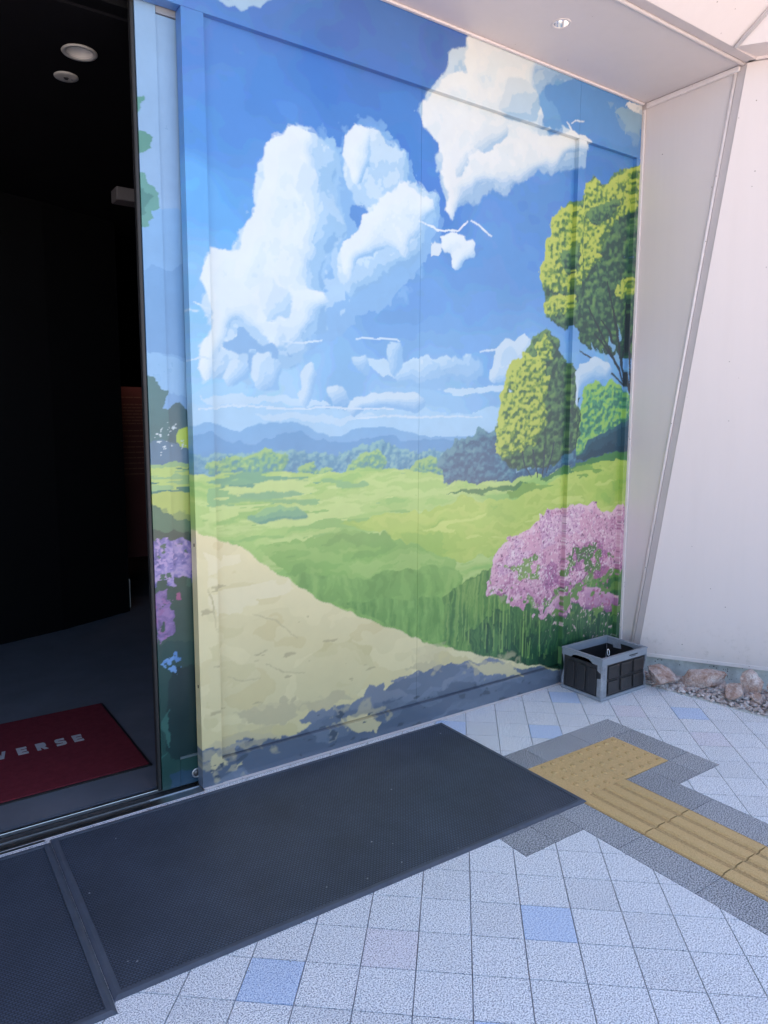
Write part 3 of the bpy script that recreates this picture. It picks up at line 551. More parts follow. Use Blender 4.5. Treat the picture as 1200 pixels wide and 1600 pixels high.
 (0,0.02,0.012),None,0.04),('7fb3dd',[(3.342,1.939),(3.388,1.917),(3.367,1.895)],
 (0,0.02,0.012),None,0.04),('7fb3dd',[(3.557,1.916),(3.59,1.864),(3.562,1.855)],
 (0,0.02,0.012),None,0.04),(('puff',('86b8e8','93c0ea','a2caee','b1d3f0','c2dcf1'),0.012,9,0.5,0.42,2.3,0.7,-0.7,0.7,0,0.16),[(3.181,1.757),(3.373,1.881),(3.565,1.808),(3.511,1.744),(3.382,1.732),(3.273,1.63),(3.219,1.559)],
 (0,0.02,0.012),None,0.03),('64924e',[(2.298,0.637),(2.6,0.733),(3.032,0.791),(3.735,0.839),(3.803,-0.104),(3.119,0.068),(2.661,0.231),(2.303,0.386)],
 (0.02,0.02,0.01),None,0.06),((75,6,('4c7f45','5b8c4b','6a9a50','78a557','88b062')),[(2.298,0.637),(2.6,0.733),(3.032,0.791),(3.735,0.839),(3.803,-0.104),(3.119,0.068),(2.661,0.231),(2.303,0.386)],
 (0,0.012,0.008),None,0.05),((85,6,('35643f','3f7045','4b7d49','588a4e')),[(2.452,0.414),(2.7,0.495),(3.047,0.48),(3.755,0.559),(3.806,-0.146),(3.12,0.029),(2.757,0.202),(2.477,0.324)],
 (0.02,0.03,0.012),None,0.05),((85,6,('23503c','2c5a40','366645','437549')),[(2.706,0.293),(3.053,0.331),(3.767,0.396),(3.808,-0.167),(3.122,-0.001),(2.758,0.184)],
 (0.02,0.03,0.012),None,0.05),((70,7,('1b4036','214839','28523d')),[(2.982,0.196),(3.78,0.211),(3.808,-0.167),(3.015,0.021)],
 (0.02,0.03,0.012),None,0.05),('84ad60',[(2.319,0.634),(2.697,0.583),(3.052,0.35),(3.115,0.133),(2.66,0.274),(2.323,0.416)],
 (0,0.012,0.008),(120,5,0.66),0.05),('5f9058',[(2.995,0.469),(3.701,0.446),(3.727,0.077),(3.063,0.124)],
 (0,0.01,0.006),(120,6,0.68),0.05),('24553c',[(2.474,0.444),(3.104,0.379),(3.117,0.095),(2.567,0.291)],
 (0,0.012,0.008),(110,5,0.64),0.05),('94a878',[(2.613,0.598),(2.627,0.75),(2.688,0.846),(2.804,0.897),(2.949,0.944),(3.085,0.98),(3.231,1.028),(3.397,1.025),(3.493,0.958),(3.574,0.972),(3.679,1.023),(3.711,0.747),(3.692,0.571),(3.539,0.609),(3.424,0.584),(3.285,0.544),(3.151,0.506),(2.995,0.473),(2.817,0.57),(2.698,0.541)],
 (0,0.05,0.035),(30,32,0.44),0.06),(('puff',('98608a','b67b9e','cd95b4','dba8c2','e4b8cd','eac6d8'),0.014,18,0.7,0.42,2.6,0.58,-0.3,0.9,0,0.16),[(2.613,0.612),(2.626,0.764),(2.688,0.859),(2.804,0.911),(2.949,0.958),(3.085,0.995),(3.23,1.043),(3.396,1.04),(3.492,0.974),(3.573,0.987),(3.678,1.038),(3.71,0.763),(3.691,0.587),(3.538,0.624),(3.423,0.599),(3.284,0.559),(3.15,0.521),(2.995,0.488),(2.816,0.584),(2.698,0.555)],
 (0,0.02,0.014),None,0.05),((60,62,('b0769c','c88eb0','d7a1be','e0b0c9','e6bfd2','edcfde')),[(2.613,0.612),(2.626,0.764),(2.688,0.859),(2.804,0.911),(2.949,0.958),(3.085,0.995),(3.23,1.043),(3.396,1.04),(3.492,0.974),(3.573,0.987),(3.678,1.038),(3.71,0.763),(3.691,0.587),(3.538,0.624),(3.423,0.599),(3.284,0.559),(3.15,0.521),(2.995,0.488),(2.816,0.584),(2.698,0.555)],
 (0,0.05,0.035),(13,14,0.52),0.05),(('puff',('8f5f8c','ac7aa2','c492b5','d3a3c2','deb3cd'),0.012,18,0.7,0.44,2.6,0.5,-0.3,0.9,0,0.16),[(2.972,0.418),(3.15,0.521),(3.426,0.541),(3.639,0.454),(3.664,0.351),(3.436,0.373),(3.261,0.468),(3.157,0.378)],
 (0,0.02,0.014),None,0.05),((60,62,('b0769c','c88eb0','d7a1be','e0b0c9','e6bfd2','edcfde')),[(2.972,0.418),(3.15,0.521),(3.426,0.541),(3.639,0.454),(3.664,0.351),(3.436,0.373),(3.261,0.468),(3.157,0.378)],
 (0,0.05,0.035),(15,16,0.52),0.05),((60,62,('b0769c','c88eb0','d7a1be','e0b0c9','e6bfd2','edcfde')),[(2.626,0.61),(2.742,0.629),(2.993,0.524),(2.97,0.455),(2.819,0.495),(2.675,0.534)],
 (0,0.05,0.035),(16,17,0.45),0.05),((64,66,('c493ba','d6a9c8','e2bcd4','ecd0e0')),[(2.638,0.694),(2.697,0.852),(2.959,0.951),(3.231,1.035),(3.397,1.032),(3.489,0.928),(3.266,0.879),(2.979,0.832),(2.741,0.682)],
 (0,0.05,0.035),(9,10,0.4),0.05),((60,60,('9c5f92','b87aa6','c98cb4')),[(2.984,0.724),(3.243,0.807),(3.59,0.735),(3.693,0.567),(3.259,0.506),(2.992,0.543)],
 (0,0.05,0.035),(14,14,0.52),0.05),('b8709a',[(3.385,0.756),(3.593,0.696),(3.616,0.338),(3.405,0.409)],
 (0,0.05,0.035),(48,50,0.6),0.06),('6f9552',[(2.627,0.592),(2.882,0.771),(3.247,0.732),(3.679,0.766),(3.711,0.304),(3.05,0.406)],
 (0,0.05,0.035),(17,19,0.6),0.08),('567f46',[(3.193,0.738),(3.384,0.775),(3.475,0.689),(3.336,0.629),(3.196,0.664)],
 (0,0.05,0.035),(14,14,0.42),0.1),('8aa862',[(2.739,0.734),(2.932,0.765),(2.976,0.689),(2.813,0.655)],
 (0,0.05,0.035),(14,14,0.45),0.1),('f3e4ec',[(2.613,0.612),(2.626,0.764),(2.688,0.859),(2.804,0.911),(2.949,0.958),(3.085,0.995),(3.23,1.043),(3.396,1.04),(3.492,0.974),(3.573,0.987),(3.678,1.038),(3.71,0.763),(3.691,0.587),(3.538,0.624),(3.423,0.599),(3.284,0.559),(3.15,0.521),(2.995,0.488),(2.816,0.584),(2.698,0.555)],
 (0,0.05,0.035),(110,115,0.7),0.03),('7f4f7a',[(2.613,0.612),(2.626,0.764),(2.688,0.859),(2.804,0.911),(2.949,0.958),(3.085,0.995),(3.23,1.043),(3.396,1.04),(3.492,0.974),(3.573,0.987),(3.678,1.038),(3.71,0.763),(3.691,0.587),(3.538,0.624),(3.423,0.599),(3.284,0.559),(3.15,0.521),(2.995,0.488),(2.816,0.584),(2.698,0.555)],
 (0,0.05,0.035),(100,105,0.72),0.05),('dcc3c6',[(3.047,0.462),(3.67,0.45),(3.689,0.165),(3.109,0.266)],
 (0,0.05,0.035),(70,60,0.74),0.05),((2.2,4,('ddd29f','e4daaa','ebe2b4','e6ddaf','e0d5a4')),[(0.847,1.156),(1.024,1.058),(1.111,1.03),(1.206,0.979),(1.297,0.916),(1.378,0.84),(1.47,0.784),(1.564,0.714),(1.697,0.642),(1.872,0.567),(2.06,0.48),(2.303,0.379),(2.661,0.238),(3.172,0.08),(3.182,-0.13),(0.802,-0.089)],
 (0.01,0.012,0.006),None,0.02),((3,9,('dcd2a0','e0d7a7','e4dbad')),[(1.061,0.661),(1.315,0.661),(1.909,0.505),(2.568,0.256),(1.765,0.254),(1.049,0.219)],
 (0.04,0.03,0.012),(3,7,0.5),0.02),('c8be96',[(1.04,0.887),(1.909,0.505),(1.91,0.223),(1.022,0.253)],
 (0.01,0.02,0.01),(9,40,0.74),0.02),('efe7c0',[(1.039,1.016),(1.319,0.88),(1.5,0.718),(1.063,0.727)],
 (0.04,0.04,0.012),(4,10,0.56),0.02),('cfc59c',[(1.05,0.833),(1.071,0.751),(1.086,0.657),(1.089,0.657),(1.077,0.752),(1.054,0.834)],
 (0,0.006,0.004),None,0.03),('cfc59c',[(1.257,0.696),(1.374,0.635),(1.465,0.55),(1.468,0.552),(1.377,0.64),(1.258,0.699)],
 (0,0.006,0.004),None,0.03),('cfc59c',[(1.311,0.464),(1.386,0.414),(1.496,0.387),(1.497,0.391),(1.388,0.419),(1.313,0.467)],
 (0,0.006,0.004),None,0.03),('cfc59c',[(1.137,0.444),(1.193,0.409),(1.287,0.401),(1.287,0.405),(1.194,0.414),(1.138,0.447)],
 (0,0.006,0.004),None,0.03),((3,8,('66758c','6c7b92','728198','7988a0','6e7d94')),[(0.811,0.169),(1.014,0.162),(1.088,0.153),(1.188,0.155),(1.321,0.138),(1.43,0.14),(1.527,0.163),(1.661,0.18),(1.808,0.195),(1.933,0.224),(2.023,0.263),(2.149,0.283),(2.305,0.279),(2.523,0.264),(2.758,0.191),(3.199,0.082),(3.21,-0.137),(0.801,-0.116)],
 (0.03,0.02,0.006),None,0.03),('5f6e86',[(1.012,0.091),(1.367,0.138),(1.695,0.162),(2.307,0.171),(3.173,0.065),(3.18,-0.091),(1.009,-0.018)],
 (0.03,0.03,0.01),(4,10,0.55),0.03),('828ea2',[(1.431,0.21),(2.062,0.287),(2.568,0.273),(2.758,0.176),(2.063,0.173),(1.494,0.165)],
 (0.03,0.03,0.012),(6,14,0.55),0.04),('d3caa4',[(1.168,0.273),(1.309,0.285),(1.463,0.267),(1.508,0.221),(1.368,0.207),(1.233,0.223)],
 (0.01,0.03,0.016),None,0.03),('d3caa4',[(1.024,0.116),(1.074,0.124),(1.134,0.068),(1.122,0.043),(1.044,0.066)],
 (0.01,0.03,0.016),None,0.03),('d3caa4',[(1.677,0.126),(1.801,0.134),(1.926,0.092),(1.866,0.055),(1.723,0.078)],
 (0.01,0.03,0.016),None,0.03),('d3caa4',[(2.062,0.326),(2.238,0.318),(2.288,0.269),(2.141,0.271)],
 (0.01,0.03,0.016),None,0.03),('d3caa4',[(2.456,0.256),(2.758,0.191),(2.858,0.12),(2.571,0.164)],
 (0.01,0.03,0.016),None,0.03),('d3caa4',[(1.174,0.046),(1.215,0.046),(1.208,0.024)],
 (0.01,0.03,0.016),None,0.03),('d3caa4',[(1.495,0.239),(1.661,0.253),(1.765,0.217),(1.627,0.187)],
 (0.01,0.03,0.016),None,0.03),('d3caa4',[(1.015,0.179),(1.188,0.183),(1.368,0.161),(1.392,0.131),(1.217,0.136),(1.046,0.143)],
 (0.01,0.03,0.016),None,0.03),('4c5b6e',[(1.014,0.146),(1.494,0.195),(1.911,0.159),(3.065,0.086),(3.071,-0.048),(1.009,-0.018)],
 (0.01,0.02,0.01),(18,36,0.72),0.05)]
DOOR_PRINT = [('8db4e0',[(0.739,3.1),(1.393,3.323),(1.327,-0.324),(0.599,-0.077)],
 (0,0,0),None,0.04),('7fb0e4',[(0.701,2.233),(1.374,2.266),(1.353,1.115),(0.654,1.163)],
 (0.04,0.03,0.01),None,0.05),('72a4da',[(0.69,1.991),(1.371,2.115),(1.364,1.755),(0.68,1.766)],
 (0.04,0.03,0.01),None,0.05),('8cbdec',[(0.681,1.788),(1.036,1.739),(1.362,1.651),(1.361,1.545),(0.98,1.59),(0.675,1.652)],
 (0.02,0.02,0.01),None,0.04),('5d9a90',[(0.718,2.621),(0.879,2.664),(0.887,2.636),(0.867,2.609),(0.716,2.579)],
 (0,0.015,0.01),None,0.04),('5a948a',[(0.713,2.504),(0.865,2.541),(0.906,2.539),(0.896,2.499),(0.909,2.487),(0.876,2.462),(0.857,2.447),(0.709,2.418)],
 (0,0.015,0.01),None,0.04),('629c98',[(0.707,2.375),(0.876,2.4),(0.891,2.365),(0.928,2.347),(0.926,2.287),(0.887,2.272),(0.905,2.232),(0.88,2.212),(0.699,2.185)],
 (0,0.015,0.01),None,0.04),('4f8583',[(0.704,2.321),(0.881,2.352),(0.922,2.314),(0.882,2.262),(0.7,2.211)],
 (0,0.015,0.01),(9,9,0.45),0.04),('4d7d86',[(0.678,1.72),(0.863,1.671),(0.891,1.655),(0.897,1.627),(0.926,1.608),(0.929,1.54),(0.967,1.55),(1.004,1.516),(1.028,1.472),(1.36,1.492),(1.356,1.278),(0.66,1.305)],
 (0,0.015,0.01),None,0.1),('456d7c',[(0.934,1.54),(0.979,1.56),(1.019,1.516),(1.025,1.392),(0.929,1.393)],
 (0,0.015,0.01),None,0.1),('5a82a2',[(0.665,1.421),(0.93,1.418),(1.025,1.392),(1.358,1.385),(1.356,1.291),(0.66,1.316)],
 (0,0.015,0.01),None,0.1),('b8d65c',[(0.965,1.427),(1.002,1.472),(1.041,1.492),(1.038,1.391),(0.999,1.387),(0.979,1.402)],
 (0,0.015,0.01),None,0.04),('cfe2ee',[(0.878,1.503),(1.029,1.517),(1.025,1.392),(0.873,1.37)],
 (0,0.015,0.01),(70,70,0.76),0.04),('96bf88',[(0.661,1.333),(0.972,1.338),(1.357,1.359),(1.35,0.95),(0.647,1.02)],
 (0,0.015,0.01),None,0.06),('b7d27c',[(0.66,1.316),(1.024,1.329),(1.019,1.164),(0.655,1.187)],
 (0,0.015,0.01),(5,30,0.5),0.05),('4d8478',[(0.66,1.316),(1.356,1.318),(1.354,1.169),(0.656,1.222)],
 (0,0.015,0.01),(5,40,0.6),0.06),('b3c56c',[(0.656,1.215),(1.02,1.21),(1.017,1.112),(0.654,1.163)],
 (0,0.015,0.01),None,0.05),('547a62',[(0.655,1.187),(0.891,1.159),(0.952,1.122),(1.352,1.074),(1.349,0.895),(0.646,0.996)],
 (0,0.02,0.015),None,0.12),('38564e',[(0.651,1.104),(1.351,1.019),(1.327,-0.324),(0.599,-0.077)],
 (0,0.02,0.012),None,0.12),((46,52,('5f5c9c','716cae','8379bd','978bca','ab9cd4','b8a8d6')),[(0.65,1.08),(0.886,1.042),(1.351,1.0),(1.348,0.825),(0.969,0.846),(0.868,0.866),(0.642,0.9)],
 (0,0.02,0.015),None,0.05),('4c6d60',[(0.648,1.044),(1.35,0.978),(1.347,0.797),(0.642,0.888)],
 (0,0.015,0.01),(30,34,0.6),0.08),('b9a3d8',[(0.649,1.068),(1.351,1.005),(1.348,0.825),(0.643,0.912)],
 (0,0.015,0.01),(70,80,0.66),0.05),((44,48,('6a5a8e','7a659c','8a70aa','9a7db4')),[(0.641,0.876),(0.917,0.839),(0.924,0.656),(0.847,0.63),(0.632,0.668)],
 (0,0.03,0.02),(26,28,0.44),0.05),('9a6fa8',[(0.64,0.851),(0.917,0.814),(0.923,0.63),(0.632,0.681)],
 (0,0.03,0.015),(60,60,0.62),0.06),('a85f8c',[(0.945,0.805),(0.976,0.806),(0.975,0.774),(0.944,0.774)],
 (0,0.015,0.01),None,0.04),('35564c',[(0.643,0.924),(1.348,0.825),(1.343,0.557),(0.632,0.681)],
 (0,0.015,0.01),(14,8,0.55),0.1),('234a48',[(0.632,0.668),(1.343,0.557),(1.327,-0.324),(0.599,-0.077)],
 (0,0.015,0.01),None,0.08),('153438',[(0.899,0.529),(1.341,0.443),(1.333,0.021),(0.886,0.143)],
 (0,0.015,0.01),None,0.08),('6f9fdc',[(0.874,0.55),(0.901,0.576),(0.937,0.575),(0.972,0.526),(0.971,0.488),(0.929,0.502)],
 (0,0.015,0.01),(60,60,0.5),0.06),('5d8fd2',[(0.874,0.55),(0.901,0.576),(0.937,0.575),(0.972,0.526),(0.971,0.488),(0.929,0.502)],
 (0,0.015,0.01),(34,34,0.56),0.06),('3a6a66',[(0.816,0.623),(0.9,0.555),(0.887,0.157),(0.828,0.119)],
 (0,0.015,0.01),(8,5,0.62),0.05),('2a4c66',[(0.884,0.076),(1.333,0.006),(1.33,-0.143),(0.881,-0.006)],
 (0,0.02,0.01),None,0.06)]


_tab = np.random.RandomState(3).rand(256, 256)
def vnoise(x, y, seed):
    x = x + seed * 17.31; y = y + seed * 9.77
    xi = np.floor(x).astype(int); yi = np.floor(y).astype(int)
    fx = x - xi; fy = y - yi
    fx = fx * fx * (3 - 2 * fx); fy = fy * fy * (3 - 2 * fy)
    g = lambda a, b: _tab[a & 255, b & 255]
    return (g(xi, yi) * (1 - fx) + g(xi + 1, yi) * fx) * (1 - fy) + (g(xi, yi + 1) * (1 - fx) + g(xi + 1, yi + 1) * fx) * fy

def fbm(x, y, seed, o=3):
    s = 0; a = .5; t = 0
    for k in range(o):
        s = s + a * vnoise(x * 2 ** k, y * 2 ** k, seed + k * 3); t += a; a *= .5
    return s / t

def inside(poly, X, Y):
    r = np.zeros(X.shape, bool)
    n = len(poly)
    for i in range(n):
        x0, y0 = poly[i]; x1, y1 = poly[(i + 1) % n]
        if y0 == y1: continue
        c = (Y >= min(y0, y1)) & (Y < max(y0, y1))
        r ^= c & (X < x0 + (Y - y0) * (x1 - x0) / (y1 - y0))
    return r

PRINT_K = np.array([.82, .785, .735])
def box_blur(m, r):
    for ax in (0, 1):
        for _ in range(3):
            c = np.cumsum(np.pad(m, [(r + 1, r) if q == ax else (0, 0) for q in (0, 1)], mode='edge'), axis=ax)
            n = 2 * r + 1
            m = ((c[n:] - c[:-n]) if ax == 0 else (c[:, n:] - c[:, :-n])) / n
    return m

def billow(x, y, seed, o=4):
    s = 0; a = 1.0; t = 0
    for k in range(o):
        s = s + a * (1 - np.abs(2 * vnoise(x * 2 ** k, y * 2 ** k, seed + k * 5) - 1) ** .8); t += a; a *= .52
    return s / t

def lin_rgb(v):
    return np.where(v <= .04045, v / 12.92, ((v + .055) / 1.055) ** 2.4)

class Print:
    """a flat painterly print: colour areas with ragged edges laid over one another on a fine grid (metres x, z)"""
    def __init__(s, ops, x0, x1, z0, z1, step):
        s.x0, s.z0, s.step = x0, z0, step
        xs = np.arange(x0, x1 + step, step); zs = np.arange(z0, z1 + step, step)
        s.X, s.Z = np.meshgrid(xs, zs)
        X, Z = s.X, s.Z
        s.col = np.zeros(X.shape + (3,))
        s.W = [[(fbm(X / q, Z / q, 11 + i) - .5) * 2, (fbm(X / q, Z / q, 31 + i) - .5) * 2] for i, q in enumerate((.45, .12, .035))]
        m = np.floor(fbm(X * 5, Z * 7, 5, 4) * 14) / 14 + np.floor(fbm(X * 26, Z * 30, 8, 2) * 6) / 12
        s.mott = (m - .93) * 2.6
        for i, op in enumerate(ops): s.apply(i, *op)
        s.col = np.clip(s.col * PRINT_K, 0, .92)

    def window(s, P, m):
        a = lambda v, o, n: int(np.clip(math.floor((v - o) / s.step), 0, n))
        return (slice(a(P[:, 1].min() - m, s.z0, s.X.shape[0]), a(P[:, 1].max() + m, s.z0, s.X.shape[0]) + 1),
                slice(a(P[:, 0].min() - m, s.x0, s.X.shape[1]), a(P[:, 0].max() + m, s.x0, s.X.shape[1]) + 1))

    def apply(s, i, h, poly, wp, nz, mo):
        P = np.array(poly); puff = not isinstance(h, str) and h[0] == 'puff'
        w = s.window(P, sum(wp) + (.22 if puff else .01))
        X, Z = s.X[w], s.Z[w]
        if not X.size: return
        C_ = s.col[w]; mt = s.mott[w]
        sg = 1 if i % 2 else -1
        def mask(k=1.0, g=1):
            x, z = X, Z
            for (a, b), q in zip(s.W, wp):
                if q: x = x + a[w] * (q * sg * g * 1.6 * k); z = z + b[w] * (q * g * 1.6 * k)
            return inside(poly, x, z), x, z
        if puff:
            # billowing mass: rounded lobes lit from one side, in flat steps of a palette
            _, hexes, r, f, amp, thr, gain, base, lx, lz, flat, fa = h
            M_, x, z = mask()
            W2 = s.W[2][0][w] * .02
            B = box_blur(M_.astype(float), max(1, int(r / s.step)))
            wx = X + s.W[1][0][w] * .03 + s.W[2][0][w] * .010; wz = Z + s.W[1][1][w] * .03 + s.W[2][1][w] * .010
            leafy = fa >= .3
            H = B + amp * (billow(wx * f, wz * f * 1.12, i * 3.1 + 4) - .62)
            if leafy:                                # foliage: dabs along the edge and through the crown
                dab = fbm(X * f * 4.5 + W2 * 2, Z * f * 5.5, i + 71, 2) - .5
                H = H + .55 * dab
            else:                                    # cloud: scalloped towards the light, breaking up in strokes away from it
                H = H + .22 * (billow(wx * f * 2.6, wz * f * 2.6, i + 23, 3) - .62)
                bb = box_blur(M_.astype(float), max(2, int(r * 1.6 / s.step)))
                q = int(round(r * 2.2 / s.step))
                away = 1 - np.roll(np.roll(bb, int(round(q * lx)), 1), int(round(q * lz)), 0)
                stroke = fbm(wx * f * 2.2, wz * f * 1.1, i + 33, 3)
                H = H - away * .62 * (stroke - .18)
            sh = max(1, int(round(.16 / f / s.step)))
            dx, dz = int(round(sh * lx)), int(round(sh * lz))
            Hs = box_blur(H, 4) if fa < .3 else box_blur(H, 1)
            G = np.roll(np.roll(Hs, -dx, 1), -dz, 0)
            fine = fbm(X * f * 7, Z * f * 7, i + 60, 2) - .5
            if leafy: fine = .5 * ((dab > .07) * 1.0 - (dab < -.09) * 1.0)
            else: gain, base = gain * .9, base - .30 * np.clip(away - .25, 0, 1)
            T_ = base + gain * (Hs - G) * (1 - flat) + flat * (fbm(wx * f * .8, wz * f * .8, i + 90, 3) - .5) * 2 + fine * fa
            pal = np.array([srgb(c) for c in hexes]); n = len(hexes)
            c = pal[np.clip((T_ * n).astype(int), 0, n - 1)] * (1 + mo * mt)[..., None]
            if leafy: H = np.where(B < .12, -1, H)
            v = H > thr
            rim = (H > thr - .07) & ~v
            C_[rim] = C_[rim] * .62 + c[rim] * .38
            C_[v] = c[v]
            return
        v, x, z = mask()
        if nz: v &= fbm(X * nz[0], Z * nz[1], i * 1.7 + 2, 3) > nz[2]
        if isinstance(h, str):
            C_[v] = srgb(h) * (1 + mo * mt[v])[:, None]
            if nz is None and .012 < wp[2] <= .02 and wp[1] <= .036:    # thin layered washes along a rim
                for d_, al in ((2.4, .25), (1.7, .33)):
                    v2 = mask(d_, -1)[0]
                    C_[v2] = C_[v2] * (1 - al) + srgb(h) * al
        elif h[0] == 'sky':                          # painted sky: blended between swatches, in fine flat steps
            W = s.W
            xx = X + W[0][0][w] * .16 + W[1][0][w] * .05 + W[2][0][w] * .012; zz = Z + W[0][1][w] * .10 + W[1][1][w] * .04 + W[2][1][w] * .012
            ws = np.zeros(X.shape); cs = np.zeros(X.shape + (3,))
            for a, b, c in h[1]:
                q = 1 / ((xx - a) ** 2 + (zz - b) ** 2 + .004) ** 1.3
                ws += q; cs += q[..., None] * np.array([int(c[k:k + 2], 16) / 255 for k in (0, 2, 4)])
            cs /= ws[..., None]
            cs = np.round((cs + (fbm(X * 6, Z * 9, 77, 3) - .5)[..., None] * .05) * 40) / 40
            C_[...] = lin_rgb(cs) * (1 + mo * mt)[..., None]
        else:                                        # palette: flat tones chosen by a slow field, edged like brush marks
            fx, fz, hexes = h
            f = np.clip((fbm(x * fx, z * fz, i * 1.3 + 40, 4) - .22) / .56, 0, .9999)
            pal = np.array([srgb(c) for c in hexes])
            c = pal[(f * len(hexes)).astype(int)] * (1 + mo * mt)[..., None]
            C_[v] = c[v]

    def sample(s, x, z):
        fx = np.clip((x - s.x0) / s.step, 0, s.X.shape[1] - 1.001); fz = np.clip((z - s.z0) / s.step, 0, s.X.shape[0] - 1.001)
        i = fz.astype(int); j = fx.astype(int); u = (fx - j)[:, None]; v = (fz - i)[:, None]; c = s.col
        return (c[i, j] * (1 - u) + c[i, j + 1] * u) * (1 - v) + (c[i + 1, j] * (1 - u) + c[i + 1, j + 1] * u) * v

STEP = .0042
WALL_PRINT = Print(PRINT, 1.0, 3.70, -.01, 3.29, .0038)
LEAF_PRINT = Print(DOOR_PRINT, .85, 1.11, 0, 3.02, .003)
#@ENDPRINT
def print_panel(name, x0, x1, z0, z1, y, thick, ops, mat, parent, step=STEP):
    """a board whose front (towards -y) carries the print as vertex colour; edges take the colour of the rim"""
    nx = max(2, int(round((x1 - x0) / step)) + 1); nz = max(2, int(round((z1 - z0) / step)) + 1)
    xs = np.linspace(x0, x1, nx); zs = np.linspace(z0, z1, nz)
    X, Z = np.meshgrid(xs, zs)
    col = ops.sample(X.ravel(), Z.ravel())
    n = nx * nz
    co = np.empty((n, 3)); co[:, 0] = X.ravel(); co[:, 1] = y; co[:, 2] = Z.ravel()
    I = np.arange(n).reshape(nz, nx)
    q = np.stack([I[:-1, :-1], I[:-1, 1:], I[1:, 1:], I[1:, :-1]], -1).reshape(-1, 4)
    rim = np.concatenate([I[0, :-1], I[:-1, -1], I[-1, :0:-1], I[:0:-1, 0]])
    m_ = len(rim)
    rf = co[rim].copy(); rb = rf.copy(); rb[:, 1] = y + thick
    co = np.concatenate([co, rf, rb]); col = np.concatenate([col, col[rim], col[rim]])
    a = n + np.arange(m_); b = n + m_ + np.arange(m_)
    side = np.stack([a, b, np.roll(b, -1), np.roll(a, -1)], -1)
    q = np.concatenate([q, side])
    me = bpy.data.meshes.new(name)
    me.vertices.add(len(co)); me.vertices.foreach_set('co', co.ravel())
    me.loops.add(q.size); me.loops.foreach_set('vertex_index', q.ravel().astype(np.int32))
    me.polygons.add(len(q)); me.polygons.foreach_set('loop_start', np.arange(0, q.size, 4, dtype=np.int32))
    me.update(calc_edges=True)
    ca = me.color_attributes.new('print', 'FLOAT_COLOR', 'POINT')
    ca.data.foreach_set('color', np.concatenate([col, np.ones((len(col), 1))], 1).ravel().astype(np.float32))
    me.validate()
    return link(name, me, mat, parent)

# ------------------------------------------------------------------ SETTING: ground and paving
WY = 2.73                      # front plane of the painted wall
g = box('ground', (-60, -80, -.40), (60, 60, -.03), M['ground']); tag(g, kind='structure')
pav = box('pavement', (-3.2, -1.4, -.029), (4.2, 2.7190, -.006), M['grout']); tag(pav, kind='structure')
E1 = Vector((.6521, .7581)); E2 = Vector((.7581, -.6521)); T = .1542
O = Vector((1.893, 1.3965))
CX = 2.36                      # centre line of the guidance path
# convex cells left over once the dark border's T shape is cut out
XL, XR, YB, YT = -3.2, 4.2, -1.4, 2.7185
SX0, SX1, TX0, TX1, TY0, TY1 = CX - .302, CX + .302, CX - .602, CX + .602, 1.648, 2.252
CELLS = [(XL, TX0, YB, YT), (TX1, XR, YB, YT), (TX0, TX1, TY1, YT), (TX0, SX0, YB, TY0), (SX1, TX1, YB, TY0)]
# gravel bed takes the far corner: keep tiles on the near side of its edge
G0, G1 = Vector((3.53, 2.50)), Vector((3.70, 1.50))
GN = Vector((-(G1 - G0).y, (G1 - G0).x)).normalized()
if GN.x > 0: GN = -GN
def clip(poly, f):
    out = []
    for i in range(len(poly)):
        a, b = poly[i], poly[(i + 1) % len(poly)]
        fa, fb = f(a), f(b)
        if fa >= 0: out.append(a)
        if (fa >= 0) != (fb >= 0): out.append(a.lerp(b, fa / (fa - fb)))
    return out
def area(p):
    return abs(sum(p[i].x * p[i - 1].y - p[i - 1].x * p[i].y for i in range(len(p)))) / 2
def pieces(i, j):
    gap = .0017
    u0, u1, v0, v1 = i * T + gap, (i + 1) * T - gap, j * T + gap, (j + 1) * T - gap
    q = [O + E1 * a + E2 * b for a, b in ((u0, v0), (u0, v1), (u1, v1), (u1, v0))]
    q = clip(q, lambda p: (p - G0).dot(GN))
    res = []
    for x0, x1, y0, y1 in CELLS:
        c = q
        for f in (lambda p: p.x - x0, lambda p: x1 - p.x, lambda p: p.y - y0, lambda p: y1 - p.y):
            if c: c = clip(c, f)
        if len(c) > 2 and area(c) > 2e-5: res.append(c)
    return q, res
inv = cam.matrix_world.inverted()
def in_view(p, m=.03):
    c = inv @ Vector((p.x, p.y, 0))
    if c.z > -.1: return False
    return abs(c.x / -c.z) < 600 / 1137 + m and abs(c.y / -c.z) < 800 / 1137 + m
def tile_mesh(cs, dz=0.0):
    bm = bmesh.new()
    for c in cs:
        add_prism(bm, [(p.x, p.y, -.0055) for p in c], (0, 0, .0055 + dz))
    return bm_mesh(bm, 'paving_tile')
def cell_of(x, y):
    d = Vector((x, y)) - O
    return (math.floor(d.dot(E1) / T), math.floor(d.dot(E2) / T))
BLUE = {cell_of(*p) for p in ((1.573, 1.371), (.805, 1.627), (2.96, 2.558), (2.558, 2.317), (3.32, 2.03), (2.262, 2.612), (1.165, 1.165), (-1.6, .7), (3.3, .5), (.2, .4))}
PINK = {cell_of(*p) for p in ((1.126, 1.558), (3.128, 1.823), (3.102, 2.281), (2.9, .7))}
UNDER = [(-.98, .38, 1.80, 2.66), (.44, 2.20, 1.83, 2.66)]       # wholly covered by the mats
seen = []; rest = bmesh.new()
whole = {}
